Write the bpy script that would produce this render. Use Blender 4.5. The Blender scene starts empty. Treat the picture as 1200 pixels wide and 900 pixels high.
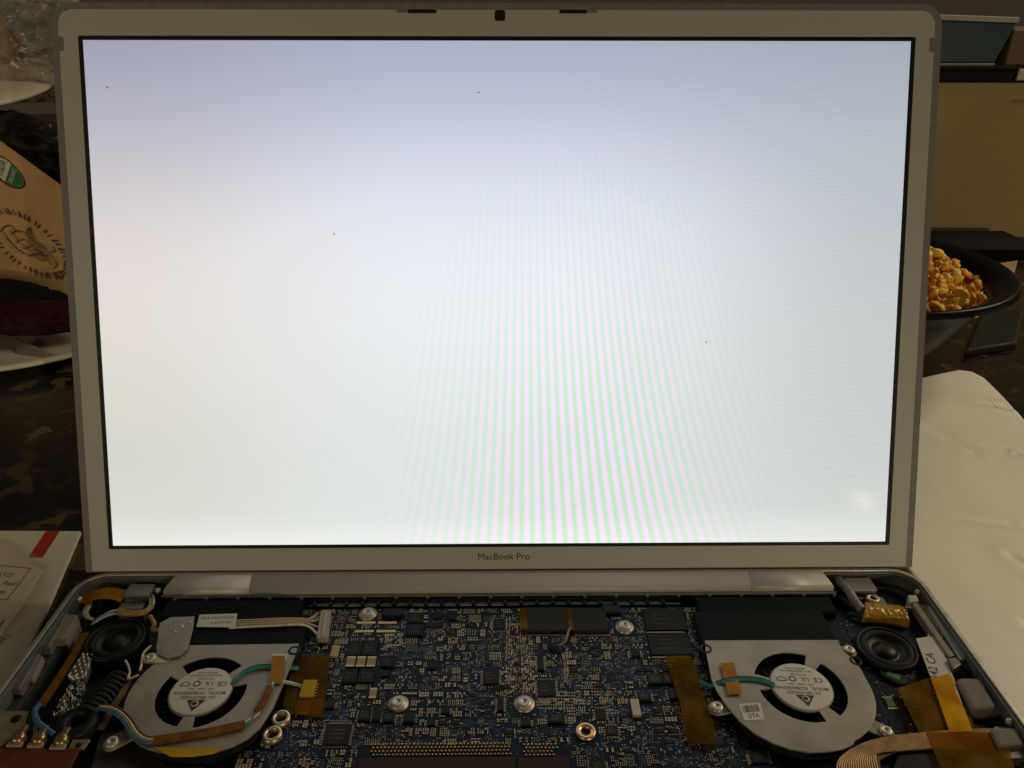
import bpy, bmesh, math, random
from mathutils import Vector, Matrix, noise

# ------------------------------------------------------------------ camera, world, lamps
S = 0.001                                    # everything below is written in millimetres
sc = bpy.context.scene
COL = sc.collection
CAM = Vector((1.295, -297.277, 240.593)); PITCH, YAW, ROLL, FPX = 0.45326, 0.012319, 0.002060, 909.287
cp, sp, cy, sy = math.cos(PITCH), math.sin(PITCH), math.cos(YAW), math.sin(YAW)
FW = Vector((cp*sy, cp*cy, -sp)); RT0 = Vector((cy, -sy, 0)); UP0 = RT0.cross(FW)
RT = RT0*math.cos(ROLL) + UP0*math.sin(ROLL); UP = UP0*math.cos(ROLL) - RT0*math.sin(ROLL)
cam = bpy.data.objects.new('camera', bpy.data.cameras.new('camera')); COL.objects.link(cam)
cam.matrix_world = Matrix.Translation(CAM*S) @ Matrix((RT, UP, -FW)).transposed().to_4x4()
cam.data.sensor_fit = 'HORIZONTAL'; cam.data.sensor_width = 36; cam.data.lens = FPX/1200*36
cam.data.clip_start = 0.01; cam.data.clip_end = 20
sc.camera = cam
sc.render.engine = 'CYCLES'
sc.view_settings.view_transform = 'Standard'; sc.view_settings.look = 'None'
sc.view_settings.exposure = 0.0; sc.view_settings.gamma = 1.0; sc.view_settings.use_curve_mapping = False
w = bpy.data.worlds.new('World'); sc.world = w; w.use_nodes = True
w.node_tree.nodes['Background'].inputs[0].default_value = (1.0, 0.78, 0.50, 1)
w.node_tree.nodes['Background'].inputs[1].default_value = 0.030
def area(name, loc, target, size, power, col):
    l = bpy.data.lights.new(name, 'AREA'); l.shape = 'DISK'; l.size = size; l.energy = power; l.color = col
    o = bpy.data.objects.new(name, l); COL.objects.link(o); o.location = loc
    o.rotation_euler = (Vector(target) - Vector(loc)).to_track_quat('-Z', 'Y').to_euler(); return o
area('ceiling_lamp', (1.60, 0.62, 1.20), (0.15, 0.0, 0), 0.80, 17.0, (1.0, 0.83, 0.56))
area('room_lamp', (1.22, -2.26, 0.22), (0, 0, 0.1), 0.03, 11.0, (1.0, 0.82, 0.54))
area('hall_lamp', (-1.30, -1.90, 0.70), (0, 0, 0.1), 0.50, 6.5, (1.0, 0.85, 0.56))

# ------------------------------------------------------------------ where a picture point lies on a level of the scene
def ray(px, py): return FW + RT*((px-600)/FPX) - UP*((py-450)/FPX)
def at(px, py, z=-8.0):
    d = ray(px, py); return CAM + d*((z-CAM.z)/d.z)
def atY(px, py, Y):
    d = ray(px, py); return CAM + d*((Y-CAM.y)/d.y)

# ------------------------------------------------------------------ materials
MATS = {}
def mat(name, col, rough=0.5, metal=0.0, var=0.12, scale=200, bump=0.0, bscale=900, spec=0.5, coat=0.0, aniso=None, ior=1.45):
    if name in MATS: return MATS[name]
    m = bpy.data.materials.new(name); m.use_nodes = True; nt = m.node_tree; N = nt.nodes; L = nt.links
    b = N['Principled BSDF']
    tc = N.new('ShaderNodeTexCoord')
    n = N.new('ShaderNodeTexNoise'); n.inputs['Scale'].default_value = scale; n.inputs['Detail'].default_value = 5
    mp = None
    if aniso:
        mp = N.new('ShaderNodeMapping'); mp.inputs['Scale'].default_value = aniso
        L.new(tc.outputs['Object'], mp.inputs[0]); L.new(mp.outputs[0], n.inputs['Vector'])
    else: L.new(tc.outputs['Object'], n.inputs['Vector'])
    r = N.new('ShaderNodeMapRange'); r.inputs[1].default_value = 0.3; r.inputs[2].default_value = 0.7
    r.inputs[3].default_value = 1-var; r.inputs[4].default_value = 1+var
    L.new(n.outputs[0], r.inputs[0])
    mx = N.new('ShaderNodeMix'); mx.data_type = 'RGBA'; mx.blend_type = 'MULTIPLY'; mx.inputs[0].default_value = 1
    mx.inputs[6].default_value = (*col, 1); L.new(r.outputs[0], mx.inputs[7]); L.new(mx.outputs[2], b.inputs['Base Color'])
    rr = N.new('ShaderNodeMapRange'); rr.inputs[1].default_value = 0.3; rr.inputs[2].default_value = 0.7
    rr.inputs[3].default_value = max(0.03, rough*0.85); rr.inputs[4].default_value = min(1, rough*1.15)
    L.new(n.outputs[0], rr.inputs[0]); L.new(rr.outputs[0], b.inputs['Roughness'])
    b.inputs['Metallic'].default_value = metal; b.inputs['Specular IOR Level'].default_value = spec
    b.inputs['Coat Weight'].default_value = coat; b.inputs['IOR'].default_value = ior
    if bump:
        n2 = N.new('ShaderNodeTexNoise'); n2.inputs['Scale'].default_value = bscale; n2.inputs['Detail'].default_value = 4
        L.new((mp.outputs[0] if mp else tc.outputs['Object']), n2.inputs['Vector'])
        bp = N.new('ShaderNodeBump'); bp.inputs['Strength'].default_value = bump; bp.inputs['Distance'].default_value = 0.0004
        L.new(n2.outputs[0], bp.inputs['Height']); L.new(bp.outputs[0], b.inputs['Normal'])
    MATS[name] = m; return m

def tape_mat(name, tint, alpha, gloss=0.4, spec=0.06):
    m = bpy.data.materials.new(name); m.use_nodes = True; nt = m.node_tree; N = nt.nodes; L = nt.links
    out = N['Material Output']; b = N['Principled BSDF']
    b.inputs['Base Color'].default_value = (*[c*0.6 for c in tint], 1); b.inputs['Roughness'].default_value = gloss; b.inputs['Specular IOR Level'].default_value = spec
    tc = N.new('ShaderNodeTexCoord'); n = N.new('ShaderNodeTexNoise'); n.inputs['Scale'].default_value = 70; n.inputs['Detail'].default_value = 2
    L.new(tc.outputs['Object'], n.inputs['Vector'])
    bp = N.new('ShaderNodeBump'); bp.inputs['Strength'].default_value = 0.25; bp.inputs['Distance'].default_value = 0.0006
    L.new(n.outputs[0], bp.inputs['Height']); L.new(bp.outputs[0], b.inputs['Normal'])
    t = N.new('ShaderNodeBsdfTransparent'); t.inputs[0].default_value = (*tint, 1)
    mr = N.new('ShaderNodeMapRange'); mr.inputs[1].default_value = 0.35; mr.inputs[2].default_value = 0.65
    mr.inputs[3].default_value = max(0, alpha*0.6); mr.inputs[4].default_value = min(1, alpha*1.4); L.new(n.outputs[0], mr.inputs[0])
    ms = N.new('ShaderNodeMixShader'); L.new(mr.outputs[0], ms.inputs[0]); L.new(t.outputs[0], ms.inputs[1]); L.new(b.outputs[0], ms.inputs[2])
    L.new(ms.outputs[0], out.inputs['Surface']); return m

ALU = mat('brushed_aluminium', (0.46, 0.44, 0.39), 0.42, 0.75, 0.05, 900, 0.10, 2500)
BEZ = mat('bezel_paint', (0.41, 0.40, 0.355), 0.55, 0.2, 0.03, 2500)
RIMG = mat('rim_grey_plastic', (0.16, 0.155, 0.145), 0.5, 0.0, 0.08, 300)
CASEIN = mat('case_inner_magnesium', (0.12, 0.118, 0.105), 0.5, 0.5, 0.15, 90, 0.2, 700)
COVER = mat('hinge_cover_metal', (0.40, 0.385, 0.34), 0.62, 0.2, 0.03, 2500)
COVERE = mat('hinge_cover_end_metal', (0.50, 0.475, 0.41), 0.52, 0.35, 0.03, 2500)
BLK = mat('black_plastic', (0.009, 0.009, 0.009), 0.5, 0, 0.25, 300, spec=0.22)
CHIP = mat('chip_epoxy', (0.009, 0.0088, 0.009), 0.6, 0, 0.3, 600, 0.2, 2500, spec=0.22)
FELT = mat('black_duct_fabric', (0.009, 0.0088, 0.0095), 0.9, 0, 0.35, 900, 0.9, 2200, spec=0.15)
TAPEB = mat('black_cloth_tape', (0.016, 0.014, 0.011), 0.7, 0, 0.4, 250, 0.5, 900, spec=0.25)
STEEL = mat('fan_steel_plate', (0.25, 0.222, 0.175), 0.48, 0.3, 0.24, 45, 0.08, 1500)
SILV = mat('bright_steel', (0.42, 0.38, 0.30), 0.42, 0.6, 0.1, 400)
SOLD = mat('solder', (0.43, 0.35, 0.235), 0.4, 0.6, 0.2, 900)
GOLD = mat('gold_contact', (0.34, 0.24, 0.11), 0.33, 0.85, 0.15, 700)
CAPT = mat('ceramic_capacitor_tan', (0.24, 0.175, 0.10), 0.5, 0, 0.3, 900)
WHITE = mat('white_label_paper', (0.46, 0.43, 0.365), 0.6, 0, 0.05, 300)
INK = mat('black_ink', (0.02, 0.018, 0.016), 0.6, 0, 0.2, 800)
INKB = mat('blue_ink', (0.03, 0.05, 0.16), 0.6, 0, 0.2, 800)
TEAL = mat('teal_wire_insulation', (0.01, 0.16, 0.15), 0.4, 0, 0.2, 300)
BLUEW = mat('blue_wire_insulation', (0.035, 0.10, 0.21), 0.4, 0, 0.2, 300)
WHITEW = mat('white_wire_insulation', (0.50, 0.44, 0.34), 0.45, 0, 0.2, 300)
BROWNW = mat('amber_wire_wrap', (0.12, 0.050, 0.006), 0.5, 0, 0.35, 250, 0.4, 700, spec=0.12)
GREENW = mat('green_wire_insulation', (0.05, 0.22, 0.06), 0.4, 0, 0.2, 300)
COPPER = mat('copper_flex_traces', (0.27, 0.165, 0.07), 0.35, 0.5, 0.25, 300)
KAPOR = mat('orange_polyimide_tape', (0.27, 0.115, 0.006), 0.5, 0, 0.2, 160, 0.25, 400, spec=0.12)
KAPYE = mat('yellow_polyimide_tape', (0.36, 0.21, 0.005), 0.5, 0, 0.15, 160, 0.25, 400, spec=0.12)
FOAMG = mat('grey_foam', (0.19, 0.165, 0.13), 0.95, 0, 0.25, 900, 1.0, 1800)
GREYP = mat('grey_cast_metal', (0.17, 0.16, 0.14), 0.45, 0.4, 0.12, 250, 0.15, 900)
FOIL = mat('crinkled_foil', (0.28, 0.26, 0.21), 0.34, 0.8, 0.25, 300, 0.6, 700)
REDPCB = mat('dark_red_card', (0.085, 0.018, 0.006), 0.5, 0, 0.3, 120)
GREENC = mat('green_component', (0.02, 0.14, 0.05), 0.4, 0, 0.2, 500)
KAPT = tape_mat('clear_amber_tape', (0.70, 0.47, 0.08), 0.10)
KAPT2 = tape_mat('dense_amber_tape', (0.78, 0.52, 0.10), 0.13)
FILM = tape_mat('clear_plastic_film', (0.97, 0.96, 0.93), 0.06, 0.08, 0.5)
FILMB = tape_mat('hazy_plastic_bag', (0.93, 0.90, 0.84), 0.30, 0.16, 0.6)

def board_material():
    m = bpy.data.materials.new('blue_solder_mask'); m.use_nodes = True; nt = m.node_tree; N = nt.nodes; L = nt.links
    b = N['Principled BSDF']; tc = N.new('ShaderNodeTexCoord')
    n = N.new('ShaderNodeTexNoise'); n.inputs['Scale'].default_value = 55; n.inputs['Detail'].default_value = 3
    L.new(tc.outputs['Object'], n.inputs['Vector'])
    v = N.new('ShaderNodeTexVoronoi'); v.distance = 'MANHATTAN'; v.inputs['Scale'].default_value = 420; L.new(tc.outputs['Object'], v.inputs['Vector'])
    cr = N.new('ShaderNodeValToRGB'); cr.color_ramp.elements[0].position = 0.38; cr.color_ramp.elements[0].color = (0.0025, 0.0055, 0.013, 1)
    cr.color_ramp.elements[1].position = 0.62; cr.color_ramp.elements[1].color = (0.0045, 0.0115, 0.027, 1)
    L.new(n.outputs[0], cr.inputs[0])
    mr = N.new('ShaderNodeMapRange'); mr.inputs[1].default_value = 0.1; mr.inputs[2].default_value = 0.75; mr.inputs[3].default_value = 1.35; mr.inputs[4].default_value = 0.75
    L.new(v.outputs['Distance'], mr.inputs[0])
    mx = N.new('ShaderNodeMix'); mx.data_type = 'RGBA'; mx.blend_type = 'MULTIPLY'; mx.inputs[0].default_value = 1
    L.new(cr.outputs[0], mx.inputs[6]); L.new(mr.outputs[0], mx.inputs[7]); L.new(mx.outputs[2], b.inputs['Base Color'])
    bp = N.new('ShaderNodeBump'); bp.inputs['Strength'].default_value = 0.3; bp.inputs['Distance'].default_value = 0.0002
    L.new(v.outputs['Distance'], bp.inputs['Height']); L.new(bp.outputs[0], b.inputs['Normal'])
    b.inputs['Roughness'].default_value = 0.42; b.inputs['IOR'].default_value = 1.22; return m
BOARD = board_material()

def granite():
    m = bpy.data.materials.new('dark_granite'); m.use_nodes = True; nt = m.node_tree; N = nt.nodes; L = nt.links
    b = N['Principled BSDF']; tc = N.new('ShaderNodeTexCoord')
    n = N.new('ShaderNodeTexNoise'); n.inputs['Scale'].default_value = 48; n.inputs['Detail'].default_value = 10; n.inputs['Roughness'].default_value = 0.72
    n.inputs['Distortion'].default_value = 0.6; L.new(tc.outputs['Object'], n.inputs['Vector'])
    cr = N.new('ShaderNodeValToRGB'); e = cr.color_ramp.elements
    e[0].position = 0.44; e[0].color = (0.006, 0.006, 0.006, 1); e[1].position = 0.72; e[1].color = (0.085, 0.06, 0.03, 1)
    k = e.new(0.54); k.color = (0.010, 0.008, 0.006, 1); k = e.new(0.62); k.color = (0.032, 0.023, 0.012, 1)
    L.new(n.outputs[0], cr.inputs[0])
    v = N.new('ShaderNodeTexVoronoi'); v.inputs['Scale'].default_value = 80; v.inputs['Randomness'].default_value = 1
    n3 = N.new('ShaderNodeTexNoise'); n3.inputs['Scale'].default_value = 60; n3.inputs['Detail'].default_value = 6; L.new(tc.outputs['Object'], n3.inputs['Vector'])
    mv = N.new('ShaderNodeVectorMath'); mv.operation = 'MULTIPLY_ADD'; mv.inputs[1].default_value = (0.025, 0.025, 0.025)
    L.new(n3.outputs['Color'], mv.inputs[0]); L.new(tc.outputs['Object'], mv.inputs[2]); L.new(mv.outputs[0], v.inputs['Vector'])
    sep = N.new('ShaderNodeSeparateColor'); L.new(v.outputs['Color'], sep.inputs[0])
    gt = N.new('ShaderNodeMapRange'); gt.inputs[1].default_value = 0.90; gt.inputs[2].default_value = 1.0; L.new(sep.outputs[0], gt.inputs[0])
    mx = N.new('ShaderNodeMix'); mx.data_type = 'RGBA'; L.new(gt.outputs[0], mx.inputs[0]); L.new(cr.outputs[0], mx.inputs[6]); mx.inputs[7].default_value = (0.10, 0.072, 0.036, 1)
    L.new(mx.outputs[2], b.inputs['Base Color']); b.inputs['Roughness'].default_value = 0.22; return m
GRAN = granite()

# ------------------------------------------------------------------ building helpers
WP = {}                                       # world position (mm) of every object's origin
def tag(o, label=None, cat=None, group=None, kind=None):
    if label: o['label'] = label
    if cat: o['category'] = cat
    if group: o['group'] = group
    if kind: o['kind'] = kind
    return o
def empty(name, loc, parent=None):
    o = bpy.data.objects.new(name, None); COL.objects.link(o); o.empty_display_size = 0.01
    p = WP[parent.name] if parent else Vector((0, 0, 0))
    o.location = (Vector(loc) - p)*S; o.parent = parent; WP[o.name] = Vector(loc); return o
def place(name, me, c, parent):
    o = bpy.data.objects.new(name, me); COL.objects.link(o)
    p = WP[parent.name] if parent else Vector((0, 0, 0))
    o.location = (Vector(c) - p)*S; o.parent = parent; WP[o.name] = Vector(c); return o
def finish(name, bm, mats, parent, bevel=0.0, smooth=False, segs=2):
    if not isinstance(mats, (list, tuple)): mats = [mats]
    bm.normal_update()
    c = Vector((0, 0, 0))
    lo = Vector([min(v.co[i] for v in bm.verts) for i in range(3)]); hi = Vector([max(v.co[i] for v in bm.verts) for i in range(3)])
    c = (lo+hi)/2; c.z = lo.z
    for v in bm.verts: v.co = (v.co - c)*S
    me = bpy.data.meshes.new(name); bm.to_mesh(me); bm.free()
    for m in mats: me.materials.append(m)
    if smooth:
        for p in me.polygons: p.use_smooth = True
    o = place(name, me, c, parent)
    if bevel:
        b = o.modifiers.new('bevel', 'BEVEL'); b.width = bevel*S; b.segments = segs; b.limit_method = 'ANGLE'; b.angle_limit = math.radians(40)
    return o
I3 = lambda a, b, c: Vector((a, b, c))
def prism_bm(pts, z0, z1, frame=I3, bm=None):
    bm = bm or bmesh.new(); n = len(pts)
    lo = [bm.verts.new(frame(x, y, z0)) for x, y in pts]; hi = [bm.verts.new(frame(x, y, z1)) for x, y in pts]
    bm.faces.new(hi); bm.faces.new(lo[::-1])
    for i in range(n): bm.faces.new((lo[i], lo[(i+1) % n], hi[(i+1) % n], hi[i]))
    bmesh.ops.recalc_face_normals(bm, faces=bm.faces[:]); return bm
def prism(name, pts, z0, z1, m, parent, bevel=0.0, frame=I3):
    return finish(name, prism_bm([(p[0], p[1]) for p in pts], z0, z1, frame), m, parent, bevel)
def box_pts(x0, y0, x1, y1): return [(x0, y0), (x1, y0), (x1, y1), (x0, y1)]
def box(name, x0, y0, x1, y1, z0, z1, m, parent, bevel=0.0, frame=I3): return prism(name, box_pts(x0, y0, x1, y1), z0, z1, m, parent, bevel, frame)
def rrect(x0, y0, x1, y1, r, n=6, rs=None):
    rs = rs or (r, r, r, r); out = []
    for (cx, cyy, a0, rr) in ((x1, y1, 0, rs[0]), (x0, y1, 90, rs[1]), (x0, y0, 180, rs[2]), (x1, y0, 270, rs[3])):
        ccx = cx - rr if cx == x1 else cx + rr; ccy = cyy - rr if cyy == y1 else cyy + rr
        for k in range(n+1):
            a = math.radians(a0 + 90*k/n); out.append((ccx + rr*math.cos(a), ccy + rr*math.sin(a)))
    return out
def circ(cx, cyy, r, n=32, a0=0, a1=360):
    if a1-a0 == 360: return [(cx + r*math.cos(2*math.pi*k/n), cyy + r*math.sin(2*math.pi*k/n)) for k in range(n)]
    return [(cx + r*math.cos(math.radians(a0+(a1-a0)*k/n)), cyy + r*math.sin(math.radians(a0+(a1-a0)*k/n))) for k in range(n+1)]
def holed(name, outer, holes, z0, z1, m, parent, bevel=0.0, frame=I3):
    bm = bmesh.new(); edges = []
    for loop in [outer]+holes:
        vs = [bm.verts.new((x, y, 0)) for x, y in loop]
        for i in range(len(vs)): edges.append(bm.edges.new((vs[i], vs[(i+1) % len(vs)])))
    bmesh.ops.triangle_fill(bm, use_beauty=True, edges=edges)
    base = bm.faces[:]
    ret = bmesh.ops.extrude_face_region(bm, geom=base)
    new = {v for v in ret['geom'] if isinstance(v, bmesh.types.BMVert)}
    for v in bm.verts: v.co = frame(v.co.x, v.co.y, z1 if v in new else z0)
    bmesh.ops.recalc_face_normals(bm, faces=bm.faces[:])
    return finish(name, bm, m, parent, bevel)
def smooth_path(pts, sub=6):
    P = [Vector(p) for p in pts]; out = []
    for i in range(len(P)-1):
        p0 = P[max(i-1, 0)]; p1 = P[i]; p2 = P[i+1]; p3 = P[min(i+2, len(P)-1)]
        for k in range(sub):
            t = k/sub
            out.append(0.5*((2*p1) + (p2-p0)*t + (2*p0-5*p1+4*p2-p3)*t*t + (3*p1-p0-3*p2+p3)*t**3))
    out.append(P[-1]); return out
def tube_bm(pts, r, bm=None, n=8, sub=6, mi=0, flat=1.0):
    bm = bm or bmesh.new(); Q = smooth_path(pts, sub) if sub > 1 else [Vector(p) for p in pts]
    rings = []
    for i, p in enumerate(Q):
        d = (Q[min(i+1, len(Q)-1)] - Q[max(i-1, 0)]); d = d.normalized() if d.length > 1e-9 else Vector((1, 0, 0))
        a = d.cross(Vector((0, 0, 1)));  a = a.normalized() if a.length > 1e-4 else Vector((1, 0, 0))
        b = a.cross(d).normalized()
        rr = r[min(i*len(r)//len(Q), len(r)-1)] if isinstance(r, (list, tuple)) else r
        rings.append([bm.verts.new(p + a*rr*math.cos(2*math.pi*k/n) + b*rr*flat*math.sin(2*math.pi*k/n)) for k in range(n)])
    for i in range(len(rings)-1):
        for k in range(n):
            f = bm.faces.new((rings[i][k], rings[i][(k+1) % n], rings[i+1][(k+1) % n], rings[i+1][k])); f.smooth = True; f.material_index = mi
    for R_ in (rings[0], rings[-1][::-1]):
        f = bm.faces.new(R_); f.material_index = mi
    bmesh.ops.recalc_face_normals(bm, faces=bm.faces[:]) if bm is None else None
    return bm
def tube(name, pts, r, m, parent, n=8, sub=6, flat=1.0):
    bm = tube_bm(pts, r, None, n, sub, 0, flat); bmesh.ops.recalc_face_normals(bm, faces=bm.faces[:]); return finish(name, bm, m, parent)
def lathe_bm(profile, c, n=40, bm=None, mi=0, sx=1.0, sy=1.0):
    bm = bm or bmesh.new(); rings = []
    for r, z in profile:
        if r < 1e-6: rings.append([bm.verts.new((c[0], c[1], c[2]+z))])
        else: rings.append([bm.verts.new((c[0]+sx*r*math.cos(2*math.pi*k/n), c[1]+sy*r*math.sin(2*math.pi*k/n), c[2]+z)) for k in range(n)])
    for a, b in zip(rings, rings[1:]):
        for k in range(n):
            k2 = (k+1) % n
            if len(a) == 1 and len(b) == 1: continue
            vs = (a[0], b[k], b[k2]) if len(a) == 1 else ((a[k], a[k2], b[0]) if len(b) == 1 else (a[k], a[k2], b[k2], b[k]))
            f = bm.faces.new(vs); f.smooth = True; f.material_index = mi
    bmesh.ops.recalc_face_normals(bm, faces=bm.faces[:]); return bm
def lathe(name, profile, c, m, parent, n=40, sx=1.0, sy=1.0): return finish(name, lathe_bm(profile, c, n, None, 0, sx, sy), m, parent)
def ribbon(name, centre, width, thick, m, parent, sub=6, side=None):
    Q = smooth_path(centre, sub); bm = bmesh.new(); rows = []
    for i, p in enumerate(Q):
        d = (Q[min(i+1, len(Q)-1)] - Q[max(i-1, 0)]).normalized()
        a = Vector(side).normalized() if side else d.cross(Vector((0, 0, 1))).normalized()
        u = a.cross(d).normalized()
        wd = width[0]+(width[1]-width[0])*i/(len(Q)-1) if isinstance(width, (list, tuple)) else width
        rows.append([bm.verts.new(p + a*wd*sa/2 + u*thick*sb/2) for sa, sb in ((-1, -1), (1, -1), (1, 1), (-1, 1))])
    for r0, r1 in zip(rows, rows[1:]):
        for k in range(4): bm.faces.new((r0[k], r0[(k+1) % 4], r1[(k+1) % 4], r1[k]))
    bm.faces.new(rows[0]); bm.faces.new(rows[-1][::-1]); bmesh.ops.recalc_face_normals(bm, faces=bm.faces[:])
    return finish(name, bm, m, parent)
def text(name, body, frame, size, m, parent, depth=0.05, align='CENTER', shear=0, lift=0.0, sx=1.0):
    cu = bpy.data.curves.new(name, 'FONT'); cu.body = body; cu.size = 1; cu.align_x = align; cu.align_y = 'CENTER'; cu.resolution_u = 3; cu.shear = shear; cu.offset = 0.008 if name == 'label_print' else 0.0
    o = bpy.data.objects.new(name, cu); COL.objects.link(o); bpy.context.view_layer.update()
    me = bpy.data.meshes.new_from_object(o.evaluated_get(bpy.context.evaluated_depsgraph_get()))
    bpy.data.objects.remove(o); bpy.data.curves.remove(cu)
    bm = bmesh.new(); bm.from_mesh(me); bpy.data.meshes.remove(me)
    for v in bm.verts: v.co = frame(v.co.x*size*sx, v.co.y*size, lift)
    return finish(name, bm, m, parent)
def rotframe(c, ang, z):                       # 2-D frame on a level plane: (a,b,lift)
    ca, sa = math.cos(math.radians(ang)), math.sin(math.radians(ang))
    return lambda a, b, h: Vector((c[0]+a*ca-b*sa, c[1]+a*sa+b*ca, z+h))
def quad_at(pix, z): return [tuple(at(x, y, z)[:2]) for x, y in pix]
SHARED = {}
def shared(name, key, build, c, parent):       # alike pieces share their mesh data
    if key not in SHARED:
        o = build(Vector(c)); SHARED[key] = (o.data, [(x.type, x) for x in o.modifiers]); return o
    return place(name, SHARED[key][0], c, parent)

# ------------------------------------------------------------------ the counter
def slab(name, x0, y0, x1, y1, z0, z1, m): return box(name, x0, y0, x1, y1, z0, z1, m, None)
ZC = -21.0
tag(slab('countertop', -1700, -500, 1700, 1900, ZC-30, ZC, GRAN), kind='structure')

# ------------------------------------------------------------------ the laptop
LAP = empty('laptop', (0, -130, ZC))
tag(LAP, 'opened silver laptop with lit blank screen, keyboard removed and circuit board bare', 'laptop')

# --- display lid
TH = 1.915037
SV = Vector((0, -math.cos(TH), math.sin(TH))); NV = Vector((0, -math.sin(TH), -math.cos(TH))); OV = Vector((0, 0, 11.55))
LF = lambda u, v, h: OV + Vector((u, 0, 0)) + SV*v + NV*h
LID = empty('display_lid', LF(0, -12.7, -4), LAP)
finish('lid_shell', prism_bm(rrect(-196, -13.2, 196, 244.3, 0, 8, (9, 9, 1.5, 1.5)), -7.5, -1.5, LF), ALU, LID, 0.8, segs=3)
holed('lid_rim', rrect(-196.4, -12.7, 196.4, 244.6, 0, 8, (9.5, 9.5, 1, 1)), [rrect(-193.3, -12.2, 193.3, 241.8, 0, 8, (6.5, 6.5, 0.5, 0.5))], -3.5, 0.0, RIMG, LID, 0.5, LF)
holed('bezel', rrect(-193.2, -12.1, 193.2, 241.7, 0, 8, (6.5, 6.5, 0.5, 0.5)), [rrect(-184.9, -1.5, 184.9, 230.6, 0.6, 3)], -0.55, 0.15, BEZ, LID, 0.18, LF)
holed('screen_border', rrect(-184.85, -1.45, 184.85, 230.55, 0.5, 3), [box_pts(-183.1, 0, 183.1, 228.9)], -0.9, -0.25, BLK, LID, 0, LF)

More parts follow.
